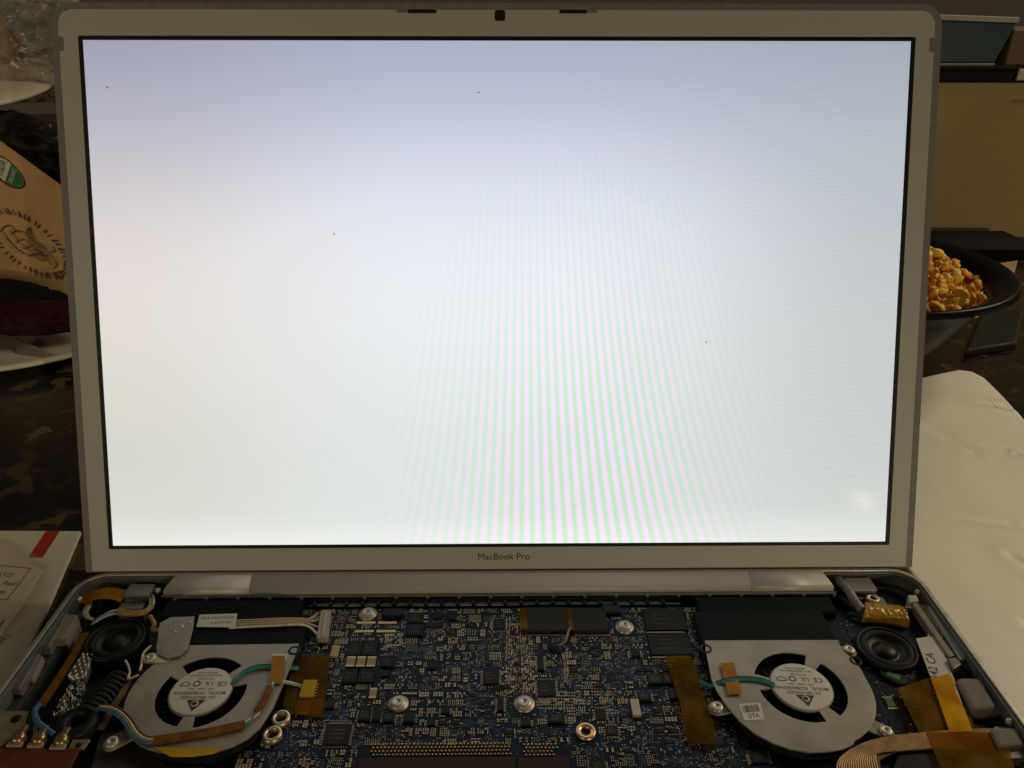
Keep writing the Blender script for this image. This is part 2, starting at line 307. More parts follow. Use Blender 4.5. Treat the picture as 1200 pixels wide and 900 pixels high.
def screen_material():
    m = bpy.data.materials.new('lit_screen'); m.use_nodes = True; nt = m.node_tree; N = nt.nodes; L = nt.links
    b = N['Principled BSDF']; b.inputs['Base Color'].default_value = (0.02, 0.02, 0.02, 1); b.inputs['Roughness'].default_value = 0.09; b.inputs['Specular IOR Level'].default_value = 0.0022
    uv = N.new('ShaderNodeUVMap'); uv.uv_map = 'UVMap'; sx = N.new('ShaderNodeSeparateXYZ'); L.new(uv.outputs[0], sx.inputs[0])
    def ramp(stops, src):
        r = N.new('ShaderNodeValToRGB'); r.color_ramp.interpolation = 'B_SPLINE'
        e = r.color_ramp.elements
        while len(e) > 1: e.remove(e[-1])
        e[0].position = stops[0][0]; e[0].color = lin(stops[0][1])
        for p, c in stops[1:]: k = e.new(p); k.color = lin(c)
        L.new(src, r.inputs[0]); return r.outputs[0]
    def lin(c): return tuple(((x/255)/12.92 if x <= 10 else (((x/255)+0.055)/1.055)**2.4) for x in c) + (1,)
    V = sx.outputs[1]; U = sx.outputs[0]
    left = ramp([(0, (246, 248, 240)), (0.07, (216, 218, 208)), (0.30, (224, 221, 212)), (0.58, (240, 230, 224)), (0.80, (196, 194, 205)), (1, (158, 161, 182))], V)
    mid = ramp([(0, (250, 253, 250)), (0.08, (222, 228, 225)), (0.36, (240, 245, 246)), (0.62, (244, 247, 255)), (0.82, (206, 213, 229)), (1, (166, 174, 197))], V)
    right = ramp([(0, (240, 244, 240)), (0.08, (208, 213, 208)), (0.4, (206, 211, 210)), (0.62, (199, 206, 210)), (0.85, (183, 191, 201)), (1, (166, 174, 188))], V)
    def mixc(f, a, c):
        x = N.new('ShaderNodeMix'); x.data_type = 'RGBA'
        if isinstance(f, float): x.inputs[0].default_value = f
        else: L.new(f, x.inputs[0])
        L.new(a, x.inputs[6]); L.new(c, x.inputs[7]) if not isinstance(c, tuple) else None
        if isinstance(c, tuple): x.inputs[7].default_value = c
        return x.outputs[2]
    def mrange(src, a, c, lo=0.0, hi=1.0):
        x = N.new('ShaderNodeMapRange'); x.interpolation_type = 'SMOOTHSTEP'; x.inputs[1].default_value = a; x.inputs[2].default_value = c
        x.inputs[3].default_value = lo; x.inputs[4].default_value = hi; L.new(src, x.inputs[0]); return x.outputs[0]
    def mth(op, a, c=None, d=None):
        x = N.new('ShaderNodeMath'); x.operation = op
        for i, k in enumerate((a, c, d)):
            if k is None: continue
            if isinstance(k, (int, float)): x.inputs[i].default_value = k
            else: L.new(k, x.inputs[i])
        return x.outputs[0]
    colr = mixc(mrange(U, 0.0, 0.42), left, mid); colr = mixc(mrange(U, 0.55, 1.0), colr, right)
    # fine vertical beat stripes of the pixel columns, strongest low and right of the middle
    du = mth('DIVIDE', mth('SUBTRACT', U, 0.605), 0.165); dv = mth('DIVIDE', mth('SUBTRACT', V, 0.12), 0.46)
    g = mth('EXPONENT', mth('MULTIPLY', mth('ADD', mth('MULTIPLY', du, du), mth('MULTIPLY', dv, dv)), -1.0))
    fr_ = mth('ADD', 70.0, mth('MULTIPLY', V, 66.0))
    ph = mth('MULTIPLY', mth('MULTIPLY', mth('SUBTRACT', U, 0.53), fr_), 2*math.pi)
    s1 = mth('MULTIPLY', mth('SINE', ph), g)
    s3 = mth('MULTIPLY', mth('SINE', mth('MULTIPLY', mth('ADD', V, mth('MULTIPLY', U, 0.12)), 2*math.pi*72)), g)
    pink = N.new('ShaderNodeCombineColor')
    L.new(mth('ADD', 1.0, mth('ADD', mth('MULTIPLY', s1, 0.31), mth('MULTIPLY', s3, 0.045))), pink.inputs[0])
    L.new(mth('SUBTRACT', 1.0, mth('MULTIPLY', s1, 0.05)), pink.inputs[1])
    L.new(mth('ADD', 1.0, mth('SUBTRACT', mth('MULTIPLY', s1, 0.26), mth('MULTIPLY', s3, 0.04))), pink.inputs[2])
    x = N.new('ShaderNodeMix'); x.data_type = 'RGBA'; x.blend_type = 'MULTIPLY'; x.inputs[0].default_value = 1; L.new(colr, x.inputs[6]); L.new(pink.outputs[0], x.inputs[7])
    # faint slanted bands to the right
    ph2 = mth('MULTIPLY', mth('ADD', mth('MULTIPLY', U, 0.10), V), 2*math.pi*72)
    s2 = mth('MULTIPLY', mth('MULTIPLY', mth('SINE', ph2), mrange(U, 0.45, 0.85)), 0.012)
    y = N.new('ShaderNodeVectorMath'); y.operation = 'SCALE'; L.new(x.outputs[2], y.inputs[0]); L.new(mth('ADD', 1.0, s2), y.inputs['Scale'])
    L.new(y.outputs[0], b.inputs['Emission Color']); b.inputs['Emission Strength'].default_value = 0.94
    return m
bm = bmesh.new(); lay = bm.loops.layers.uv.new('UVMap')
prism_bm(box_pts(-183.1, 0, 183.1, 228.9), -1.2, -0.6, LF, bm)
for f in bm.faces:
    for lp in f.loops:
        d = lp.vert.co - OV; lp[lay].uv = ((d.x+183.1)/366.2, d.dot(SV)/228.9)
SCREEN = finish('screen_panel', bm, screen_material(), LID)
tag(SCREEN, 'lit blank white screen with faint vertical stripes')
text('lettering', 'MacBook Pro', lambda a, b, h: LF(a+1.2, b-6.2, h), 4.5, INK, LID, lift=0.22)
prism('camera_window', rrect(-2.0, 237.0, 2.6, 242.2-0.6, 1.1, 4), 0.0, 0.25, BLK, LID, 0, LF)
for x0, x1, g0, g1 in ((-40, -27.5, -45.0, -40), (26.5, 38.5, 38.5, 43.2)):
    box('latch_slot', x0, 240.2, x1, 241.75, -0.4, 0.30, BLK, LID, 0, LF)
    box('latch_plate', min(g0, g1), 240.4, max(g0, g1)-0.05, 241.7, -0.4, 0.26, RIMG, LID, 0.1, LF)
for sgn in (-1, 1):
    a, b_ = sorted((sgn*191.2, sgn*194.6)); prism('side_bumper', rrect(a, 224.0, b_, 230.2, 0.8, 3), -0.5, 0.45, RIMG, LID, 0.15, LF)
for (px, py) in ((125, 102), (391, 274), (561, 108), (828, 401)):   # dust specks lying on the panel
    d = ray(px, py); t = (OV-CAM).dot(NV)/d.dot(NV); p = CAM+d*t-OV
    prism('dust_speck', circ(p.x, p.dot(SV), 0.33, 6), -0.61, -0.45, BLK, LID, 0, LF)

# --- bottom case
CASE = empty('bottom_case', (0, -130, -19), LAP)
outer = rrect(-196.5, -264, 196.5, -5.3, 0, 8, (13, 13, 10, 10)); inner = rrect(-193.6, -261, 193.6, -7.6, 0, 8, (10.5, 10.5, 8, 8))
prism('floor_pan', rrect(-195.5, -263, 195.5, -6.0, 11, 8), -19, -16.2, CASEIN, CASE, 0.6)
holed('side_wall', outer, [inner], -17.5, -0.9, CASEIN, CASE, 0.3)
holed('case_rim', rrect(-196.9, -264.4, 196.9, -5.1, 0, 8, (13.4, 13.4, 10, 10)), [rrect(-194.9, -262.4, 194.9, -6.9, 0, 8, (11.4, 11.4, 8, 8))], -0.85, 0.0, mat('rim_bright_edge', (0.40, 0.38, 0.32), 0.4, 0.6, 0.08, 300), CASE, 0.25)
holed('inner_ledge', rrect(-193.55, -260.9, 193.55, -7.65, 0, 8, (10.4, 10.4, 8, 8)), [rrect(-189.5, -256, 189.5, -11.0, 0, 8, (7, 7, 6, 6))], -16, -7.2, mat('inner_ledge_black', (0.035, 0.035, 0.033), 0.55, 0.1, 0.3, 200), CASE, 0.3)
for i, (x, y) in enumerate(((1088, 693.5), (1187.5, 845))):
    c = at(x, y, -2.8); lathe('wall_screw', [(0, 1.7), (1.0, 1.5), (1.3, 0.7), (1.3, -0.6), (0, -0.6)], (192.6, c.y, -3.4), SILV, CASE, 14)
lathe('wall_screw', [(0, 1.7), (1.0, 1.5), (1.3, 0.7), (1.3, -0.6), (0, -0.6)], (-192.6, at(81, 702, -3).y, -3.4), SILV, CASE, 14)

# --- hinge cover along the lid's foot
prof = [(-6.6, 0.2), (-7.6, 0.3), (-9.0, 0.0), (-13.4, -2.0), (-14.5, -2.9), (-14.9, -4.2), (-14.9, -5.2), (-7.8, -5.2), (-6.8, -1.5)]
def cover(name, xa, xb, m, off=0.0, taper=0.0):
    bm = bmesh.new(); A = []; B = []
    for y, z in prof:
        k = taper*(y+14.9)/8.3
        A.append(bm.verts.new((xa + (k if xa < 0 and abs(xa) > 150 else 0), y-off, z+off*0.4))); B.append(bm.verts.new((xb - (k if xb > 150 else 0), y-off, z+off*0.4)))
    n = len(prof)
    for i in range(n): f = bm.faces.new((A[i], A[(i+1) % n], B[(i+1) % n], B[i])); f.smooth = i < 5
    bm.faces.new(A[::-1]); bm.faces.new(B); bmesh.ops.recalc_face_normals(bm, faces=bm.faces[:])
    return finish(name, bm, m, HINGE)
HINGE = empty('hinge_cover', (0, -11, -6), LAP)
cover('cover_bar', -116.9, 116.8, COVER)
cover('cover_end', -156.5, -117.0, COVERE, 0.1, 4.5); cover('cover_end', 116.9, 155.5, COVERE, 0.1, 4.5)
box('clip_rail', -157.5, -16.0, 157.0, -14.95, -6.4, -5.2, GREYP, HINGE, 0.15)
for k in range(22):
    x = -151 + k*14.6
    c = Vector((x, -16.3, -6.6))
    shared('rail_clip', 'clip', lambda c: finish('rail_clip', prism_bm(rrect(c.x-0.8, c.y-0.7, c.x+0.8, c.y+0.4, 0.4, 3), c.z-0.6, c.z+1.1), GREYP, HINGE, 0.1), c + Vector((0, -0.15, -0.6)), HINGE)

# --- vent grille between the two heat exchangers
VENT = empty('vent_grille', (0, -18, -12), LAP)
box('grille_back', -88.5, -17.2, 83, -16.2, -15, -6.6, BLK, VENT)
box('grille_bar', -88.5, -19.4, 83, -18.8, -9.0, -8.2, RIMG, VENT, 0.15)
box('grille_floor', -88.5, -20.4, 83, -17.3, -15, -10.4, BLK, VENT)
for k in range(23):
    c = Vector((-86 + k*7.32, -18.4, -11))
    shared('grille_rib', 'rib', lambda c: finish('grille_rib', prism_bm(box_pts(c.x-0.75, c.y-1.5, c.x+0.75, c.y+1.1), c.z, c.z+4.0), BLK, VENT, 0.15), c + Vector((0, -0.2, 0)), VENT)
for k in range(22):
    c = Vector((-82.3 + k*7.32, -17.9, -8.9))
    shared('grille_slot_lip', 'lip', lambda c: finish('grille_slot_lip', prism_bm(box_pts(c.x-2.7, c.y-0.5, c.x+2.7, c.y+0.5), c.z, c.z+0.7), GREYP, VENT, 0.15), c, VENT)

# --- circuit board
ZB = -9.0
PCB = empty('circuit_board', (0, -90, ZB-1.4), LAP)
prism('board_panel', [(-98, -20.6), (84, -20.6), (90, -24), (172, -24), (176, -9.5), (186, -9.5), (188.5, -30), (188.5, -160), (-98, -160)], ZB-1.3, ZB, BOARD, PCB, 0.1)
MARK = mat('chip_marking_print', (0.07, 0.068, 0.06), 0.7)
OCC = []                                       # ground already taken on the board
def prect(x0, y0, x1, y1, z=ZB+0.6):
    xm, ym = (x0+x1)/2, (y0+y1)/2
    return at(x0, ym, z).x, at(xm, y1, z).y, at(x1, ym, z).x, at(xm, y0, z).y
def chip(x0, y0, x1, y1, h=1.1, m=CHIP, name='chip', pins=0):
    r = prect(x0, y0, x1, y1, ZB+h); OCC.append((r[0]-0.4, r[1]-0.4, r[2]+0.4, r[3]+0.4))
    h = min(h, 1.35); o = box(name, r[0], r[1], r[2], r[3], ZB, ZB+h, m, PCB, 0.12)
    if r[2]-r[0] > 4.5 and r[3]-r[1] > 3.5 and m is CHIP:
        bm = bmesh.new(); rnd = random.Random(int(x0*7+y0)); wch = r[2]-r[0]
        for q in range(3):
            yq = r[3]-(r[3]-r[1])*(.3+.2*q); xq = r[0]+wch*.22; xe = r[0]+wch*rnd.uniform(.55, .8)
            while xq < xe:
                lq_ = rnd.uniform(.2, .45); prism_bm(box_pts(xq, yq-.22, xq+lq_, yq+.22), ZB+h+.004, ZB+h+.012, I3, bm); xq += lq_+rnd.choice((.15, .15, .5))
        tag(finish('chip_marking', bm, MARK, o), kind='stuff')
    if pins:
        bm = bmesh.new()
        n = max(3, int((r[3]-r[1])/0.9)); nx = max(3, int((r[2]-r[0])/0.9))
        for k in range(n):
            y = r[1]+(r[3]-r[1])*(k+0.5)/n
            for x in (r[0]-0.5, r[2]+0.5): prism_bm(box_pts(x-0.45, y-0.16, x+0.45, y+0.16), ZB, ZB+0.3, I3, bm)
        if pins > 1:
            for k in range(nx):
                x = r[0]+(r[2]-r[0])*(k+0.5)/nx
                for y in (r[1]-0.5, r[3]+0.5): prism_bm(box_pts(x-0.16, y-0.45, x+0.16, y+0.45), ZB, ZB+0.3, I3, bm)
        tag(finish('chip_pins', bm, SOLD, o), kind='stuff')
    return o
for a in ((478, 716, 496, 728, 2.0), (476, 729, 496, 742, 2.2), (408, 749, 424, 766, 2.0), (425, 749, 442, 766, 2.0), (401, 782, 418, 797, 2.2), (420, 782, 438, 797, 2.2),
          (446, 767, 463, 779, 2.0), (502, 775, 511, 783, 1.2), (508, 717, 518, 724, 1.0), (524, 717, 534, 725, 1.0), (447, 785, 456, 792, 1.0)): chip(*a)
for a in ((578, 725, 592, 737, 0.9), (566, 782, 585, 799, 2.0), (630, 796, 651, 815, 1.0), (380, 848, 410, 872, 1.0), (710, 850, 724, 861, 0.8), (698, 830, 710, 843, 0.8)): chip(*a, pins=2)
for a in ((630, 767, 637, 784, 1.0), (759, 788, 776, 799, 1.8), (777, 788, 791, 799, 1.8), (784, 805, 797, 817, 1.8), (740, 760, 750, 768, 1.2), (420, 829, 434, 843, 1.6), (436, 832, 446, 843, 1.4),
          (448, 834, 462, 844, 1.6), (473, 834, 486, 844, 1.6), (517, 828, 527, 835, 1.2), (642, 835, 662, 845, 1.6), (748, 810, 763, 820, 1.2), (692, 888, 710, 902, 2.0), (382, 821, 392, 829, 1.0),
          (880, 878, 900, 893, 1.0), (500, 872-30, 510, 849, 1.0), (583, 822-6, 590, 832, 1.2), (610, 842, 622, 850, 1.0)): chip(*a, pins=1)
for a in ((755, 713, 803, 738), (761, 742, 809, 767)):
    o = chip(*a, h=1.1, m=CHIP, name='memory_chip'); r = prect(*a, ZB+1.1)
    box('solder_line', r[0], r[1]-0.9, r[2]-2, r[1]-0.25, ZB, ZB+0.35, SOLD, o)
chip(740, 819, 750, 838, 1.4, mat('tan_crystal_can', (0.34, 0.27, 0.18), 0.4, 0.3), 'crystal_can')
CT = mat('tantalum_capacitor', (0.36, 0.20, 0.05), 0.45, 0, 0.2, 300)
chip(388, 755, 397, 768, 1.8, CT, 'capacitor')
for a in ((406, 769, 416, 781), (418, 769, 428, 781), (430, 769, 440, 781), (433, 806, 441, 818)):
    o = chip(*a, h=1.4, m=CAPT, name='capacitor'); r = prect(*a, ZB+1.4)
    for ya, yb in ((r[1]-0.05, r[1]+1.1), (r[3]-1.1, r[3]+0.05)): box('end_cap', r[0]-0.06, ya, r[2]+0.06, yb, ZB, ZB+1.41, GOLD, o, 0.1)
for a in ((418, 728, 440, 731), (443, 728, 465, 731), (416, 738, 438, 741), (441, 738, 464, 741)): chip(*a, h=0.35, m=GOLD, name='contact_strip')
# black tape flaps over the display-cable sockets
for i, a in enumerate(((613, 711, 667, 739), (670, 712, 711, 739))):
    r = prect(*a, ZB+2.2); OCC.append(r); o = box('tape_flap', r[0], r[1], r[2], r[3], ZB+0.05, ZB+2.2, TAPEB, PCB, 0.5)
    box('solder_line', r[0]+0.5, r[1]-1.0, r[2]-0.5, r[1]-0.3, ZB, ZB+0.35, SOLD, o)
r = prect(609, 712, 618, 737, ZB+2.4); box('amber_edge_tape', r[0], r[1], r[2], r[3], ZB+2.22, ZB+2.3, KAPT2, PCB)
r = prect(665, 712, 671, 738, ZB+2.4); box('amber_edge_tape', r[0], r[1], r[2], r[3], ZB+2.22, ZB+2.3, KAPT2, PCB)
c = at(652, 758, ZB+0.8); OCC.append((c.x-3.2, c.y-3, c.x+3.2, c.y+3)); lathe('cable_boot', [(0, 1.4), (2.0, 1.3), (2.9, 0.6), (3.0, 0)], (c.x, c.y, ZB), BLK, PCB, 20)
tube('lead', [at(654, 757, ZB+1.0), at(662, 752, ZB+1.8), at(665, 743, ZB+2.6), at(668, 736, ZB+2.4)], 0.5, mat('grey_lead', (0.16, 0.15, 0.13), 0.4), PCB)
# screws and bosses
SCREWPX = ((431, 717.5), (466.5, 823), (614.5, 823), (732, 733))
for p in SCREWPX:
    c = at(*p, ZB+1.2); OCC.append((c.x-4.5, c.y-4.5, c.x+4.5, c.y+4.5))
    def mk(c):
        bm = lathe_bm([(4.2, 0), (4.2, 0.5), (3.5, 0.8), (3.2, 1.0), (3.0, 1.5), (2.2, 1.9), (0.9, 2.0), (0.7, 1.5), (0, 1.5)], c, 28); return finish('board_screw', bm, SILV, PCB)
    shared('board_screw', 'bscrew', mk, (c.x, c.y, ZB), PCB)
c = at(686.5, 857, ZB+0.7); OCC.append((c.x-4.6, c.y-4.6, c.x+4.6, c.y+4.6))
lathe('copper_boss', [(3.9, 0), (3.9, 1.0), (3.4, 1.3), (1.9, 1.1), (1.7, 0.2), (1.6, -1.0), (0, -1.0)], (c.x, c.y, ZB), mat('copper_boss_metal', (0.62, 0.40, 0.22), 0.32, 0.85, 0.1, 300), PCB, 30)
for i, p in enumerate(((319, 860), (329, 841))):
    c = at(*p, ZB+1.5); lathe('standoff', [(3.7, 0), (3.7, 1.6), (3.3, 2.0), (2.2, 1.9), (2.0, 1.0), (1.9, -1), (0, -1)], (c.x, c.y, ZB), (mat('standoff_metal', (0.55, 0.44, 0.28), 0.35, 0.8)), PCB, 28)
# memory slot at the near edge with rows of gold pins
r = prect(418, 887, 604, 930, ZB+2.5); OCC.append((r[0]-1, r[1], r[2]+0.5, r[3]+6.5))
r2 = prect(607, 887, 668, 930, ZB+2.5); OCC.append((r2[0], r2[1], r2[2]+1, r2[3]+6.5))
SLOTM = mat('memory_slot_plastic', (0.028, 0.019, 0.010), 0.7, 0, 0.3, 300, spec=0.15)
MS = box('memory_slot', r[0], r[1]-8, r[2], r[3], ZB, ZB+2.5, SLOTM, PCB, 0.3); MS2 = box('memory_slot', r2[0], r2[1]-8, r2[2], r2[3], ZB, ZB+2.5, SLOTM, PCB, 0.3)
for par, x0, x1 in ((MS, 435, 602), (MS2, 614, 655)):
    bm = bmesh.new()
    for q, y in enumerate((873, 877, 881.2, 885.5)):
        a, b_ = at(x0, y, ZB), at(x1, y, ZB); n = int((b_.x-a.x)/1.45)
        for k in range(n):
            x = a.x + (k + 0.5*(q % 2))*1.45; lathe_bm([(0.52, 0), (0.52, 0.35), (0.28, 0.6), (0, 0.62)], (x, a.y, ZB), 8, bm)
    tag(finish('gold_pins', bm, GOLD, par), kind='stuff')
# screw ears on the rear edge
for p in ((460, 719), (716, 715)):
    c = at(*p, ZB+1); OCC.append((c.x-5, c.y-3, c.x+5, c.y+3)); prism('edge_lug', rrect(c.x-4.6, c.y-2.6, c.x+4.6, c.y+2.4, 2, 4), ZB, ZB+2.2, BLK, PCB, 0.4)
# fans block the board
FANR = at(938.9, 805.5, -4); FANL = at(235.5, 811, -4)
random.seed(5)
def free(x, y, m=0.3):
    for a in OCC:
        if a[0]-m < x < a[2]+m and a[1]-m < y < a[3]+m: return False
    if (x-FANR.x)**2+(y-FANR.y)**2 < 34**2 or (x-FANL.x)**2+(y-FANL.y)**2 < 34**2: return False
    return True
bm_v, bm_f, bm_m = [], [], []
def addbox(x0, y0, x1, y1, z0, z1, mi):
    b = len(bm_v); bm_v.extend([(x0, y0, z0), (x1, y0, z0), (x1, y1, z0), (x0, y1, z0), (x0, y0, z1), (x1, y0, z1), (x1, y1, z1), (x0, y1, z1)])
    for f in ((4, 5, 6, 7), (0, 1, 5, 4), (1, 2, 6, 5), (2, 3, 7, 6), (3, 0, 4, 7)): bm_f.append([b+i for i in f]); bm_m.append(mi)
def adddot(x, y, r, h, mi, n=6):
    b = len(bm_v)
    for k in range(n): bm_v.append((x+r*math.cos(6.2832*k/n), y+r*math.sin(6.2832*k/n), ZB))
    for k in range(n): bm_v.append((x+r*0.75*math.cos(6.2832*k/n), y+r*0.75*math.sin(6.2832*k/n), ZB+h))
    bm_f.append([b+n+k for k in range(n)]); bm_m.append(mi)
    for k in range(n): bm_f.append([b+k, b+(k+1) % n, b+n+(k+1) % n, b+n+k]); bm_m.append(mi)
# materials: 0 solder 1 gold 2 tan 3 black 4 white silkscreen
def part_smd(x, y, L_, W_, H_, vert, body):
    a, b_ = (W_/2, L_/2) if vert else (L_/2, W_/2)
    e = L_*0.24
    if vert:
        addbox(x-a*0.96, y-b_+e, x+a*0.96, y+b_-e, ZB, ZB+H_*0.95, body); addbox(x-a, y-b_, x+a, y-b_+e, ZB, ZB+H_, 0); addbox(x-a, y+b_-e, x+a, y+b_, ZB, ZB+H_, 0)
    else:
        addbox(x-a+e, y-b_*0.96, x+a-e, y+b_*0.96, ZB, ZB+H_*0.95, body); addbox(x-a, y-b_, x-a+e, y+b_, ZB, ZB+H_, 0); addbox(x+a-e, y-b_, x+a, y+b_, ZB, ZB+H_, 0)
    OCCS.add((round(x/0.8), round(y/0.8)))
OCCS = set()
# dense via columns and pad grids seen in the photograph
for xa, ya, xb, yb, wd in ((592+10, 722, 600, 812, 5), (617, 738, 622, 812, 5), (665, 775, 665, 800, 2)):
    for k in range(60):
        t = k/59
        for j in range(wd):
            if random.random() < 0.55:
                p = at(xa+(xb-xa)*t+(j-wd/2)*3.0+random.uniform(-.6, .6), ya+(yb-ya)*t, ZB)
                if free(p.x, p.y, 0): adddot(p.x, p.y, 0.38, 0.18, random.choice((0, 1, 2)))
for j in range(12):
    for i in range(40):
        p = at(631+i*3.0, 816-4+j*3.6+(-12 if i > 14 else 0), ZB)
        if i > 14 and random.random() < 0.45: continue
        if (i <= 27 or random.random() < 0.4) and j < (6 if i < 12 else 11) and free(p.x, p.y, 0): adddot(p.x, p.y, 0.36, 0.2, random.choice((0, 0, 1)))
for i in range(9):
    for j in range(5):
        p = at(452+i*2.4, 744+j*3.0, ZB)
        if random.random() < .7 and free(p.x, p.y, 0): addbox(p.x-.2, p.y-.5, p.x+.2, p.y+.5, ZB, ZB+.12, 0)
# cells of like parts in rows, as boards are laid out
def cell(x0, y0, wx, wy, style):
    if style == 0:                                  # via or ball grid
        px = random.choice((0.8, 0.95, 1.1)); mi = random.choice((0, 0, 1)); r_ = random.uniform(.22, .32); fill = random.choice((.55, .8, .95))
        for i in range(int(wx/px)):
            for j in range(int(wy/px)):
                x, y = x0+i*px, y0-j*px
                if random.random() < fill and free(x, y, 0.1): adddot(x, y, r_, 0.14, mi)
    elif style in (1, 2):                           # rows of capacitors or resistors
        L_, W_, H_ = random.choice(((1.0, 0.5, 0.45), (1.0, 0.5, 0.45), (1.0, 0.5, 0.4), (1.6, 0.8, 0.6))); vert = random.random() < .65
        body = random.choice((2, 2, 3)); sx_, sy_ = ((W_+.4, L_+.5) if vert else (L_+.5, W_+.4)); fill = random.choice((.5, .75, .9))
        for i in range(int(wx/sx_)):
            for j in range(int(wy/sy_)):
                x, y = x0+(i+.5)*sx_, y0-(j+.5)*sy_
                if random.random() < fill and free(x, y, 0.5): part_smd(x, y, L_, W_, H_, vert, body)
    elif style == 3:                                # scattered vias with traces leaving them
        for k in range(int(wx*wy*0.45)):
            x, y = x0+random.uniform(0, wx), y0-random.uniform(0, wy)
            if free(x, y, 0.1): adddot(x, y, random.uniform(.18, .3), .12, random.choice((0, 1, 1, 2)))
    elif style == 4:                                # small outline chip with two rows of feet
        cx_, cy_ = x0+wx/2, y0-wy/2
        if free(cx_, cy_, 2.0):
            addbox(cx_-1.2, cy_-1.0, cx_+1.2, cy_+1.0, ZB, ZB+.8, 3)
            for k in range(4):
                for sgn in (-1, 1): addbox(cx_-1.1+k*.62, cy_+sgn*1.35-.3, cx_-.8+k*.62, cy_+sgn*1.35+.3, ZB, ZB+.25, 0)
        for k in range(8):
            x, y = x0+random.uniform(0, wx), y0-random.uniform(0, wy)
            if abs(x-cx_) > 1.6 and free(x, y, .3): part_smd(x, y, 1.0, .5, .4, random.random() < .5, 2)
    if style in (3, 5):
        nl = random.randint(4, 9); pit = .42; vert = random.random() < .6
        for k in range(nl):
            if vert:
                x = x0+.5+k*pit
                if free(x, y0-wy/2, .2): addbox(x-.08, y0-wy*random.uniform(.7, 1.1), x+.08, y0-wy*random.uniform(-.1, .2), ZB, ZB+.03, 5)
            else:
                y = y0-.5-k*pit
                if free(x0+wx/2, y, .2): addbox(x0-wx*random.uniform(-.2, .2), y-.08, x0+wx*random.uniform(.8, 1.2), y+.08, ZB, ZB+.03, 5)
yy0 = -21.6
while yy0 > -108:
    hh = random.uniform(3.2, 5.6); xx0 = -97
    while xx0 < 92:
        ww = random.uniform(3.0, 7.0); dn = noise.noise(Vector((xx0*.035, yy0*.04, 2.2)))
        st = random.choices((0, 1, 2, 3, 4, 5), (3.6, 4, 3, 3, 1.6, .5) if dn > -.2 else (1.2, 1.2, 1, 3, .8, 2.5))[0]
        cell(xx0, yy0, ww-.5, hh-.4, st); xx0 += ww
    yy0 -= hh
for k in range(3600):
    x, y = random.uniform(-97, 90), random.uniform(-108, -21.5)
    if free(x, y, 0.1) and (round(x/0.8), round(y/0.8)) not in OCCS:
        if random.random() < .8: adddot(x, y, random.uniform(.16, .3), 0.12, random.choice((0, 1, 2)))
        else: addbox(x-.6, y-.1, x+.6, y+.1, ZB, ZB+.04, 4)
# right part of the board, round the speaker
for k in range(330):
    x, y = random.uniform(142, 187), random.uniform(-106, -26)
    if (x-FANR.x)**2+(y-FANR.y)**2 < 29**2: continue
    u = random.random()
    if u < .6: adddot(x, y, random.uniform(.2, .32), .14, random.choice((0, 1)))
    elif u < .85: addbox(x-.25, y-.45, x+.25, y+.45, ZB, ZB+.35, random.choice((0, 2, 3)))
    else: addbox(x-.8, y-.12, x+.8, y+.12, ZB, ZB+.05, 4)
SILK = mat('silkscreen_print', (0.30, 0.29, 0.26), 0.6)
me = bpy.data.meshes.new('surface_mount_parts'); me.from_pydata([((x)*S, (y+60)*S, (z-ZB)*S) for x, y, z in bm_v], [], bm_f)
for m_ in (SOLD, GOLD, CAPT, CHIP, SILK, mat('blue_trace', (0.010, 0.026, 0.056), 0.4)): me.materials.append(m_)
me.polygons.foreach_set('material_index', bm_m); me.update()
tag(place('surface_mount_parts', me, (0, -60, ZB), PCB), kind='stuff')
GC = at(1043, 823, ZB+0.6); box('green_component', GC.x-1.6, GC.y-2.2, GC.x+1.6, GC.y+2.2, ZB, ZB+0.9, GREENC, PCB, 0.1)
for dy in (-3.0, 2.3): box('solder_pad', GC.x-2.0, GC.y+dy, GC.x+2.0, GC.y+dy+0.7, ZB, ZB+0.5, SOLD, PCB, 0.1)
c = at(1043, 792, ZB+1.5)
prism('oval_gasket', [(c.x+1.5+p[0]*math.cos(-.7)-p[1]*math.sin(-.7), c.y+p[0]*math.sin(-.7)+p[1]*math.cos(-.7)) for p in rrect(-5.4, -3.0, 5.4, 3.0, 3, 6)], ZB, ZB+1.7, BLK, PCB, 0.4)
prism('gasket_window', [(c.x+1.5+p[0]*math.cos(-.7)-p[1]*math.sin(-.7), c.y+p[0]*math.sin(-.7)+p[1]*math.cos(-.7)) for p in rrect(-2.6, -1.4, 2.6, 1.4, .5, 3)], ZB+1.7, ZB+1.85, GREENC, PCB)

# --- heat exchangers (black finned duct ends)
def exchanger(px0, px1, ytop, ymid, ybot, qx0, qx1):
    E = empty('heat_exchanger', at((px0+px1)/2, ymid, -12), LAP)
    a, b_ = at(px0, ytop+6, -6), at(px1, ytop+6, -6); yb = at((px0+px1)/2, ymid-4, -6).y
    box('fin_cover', a.x, yb, b_.x, -17.3, -15, -6.3, FELT, E, 0.5)
    y1 = at((px0+px1)/2, ymid, -4.6).y; c0, c1 = at(qx0, ybot, -4.6), at(qx1, ybot, -4.6)
    box('duct_cover', c0.x, c0.y-1.0, c1.x, yb-0.2, -15, -4.9, FELT, E, 0.5)
    box('fold_ridge', a.x+0.4, yb-0.1, b_.x-0.4, yb+1.6, -7, -5.3, FELT, E, 0.6)
    return E
exchanger(817, 976, 700, 722, 751.5, 823, 982)
exchanger(193, 354, 703, 727, 756, 218, 352)

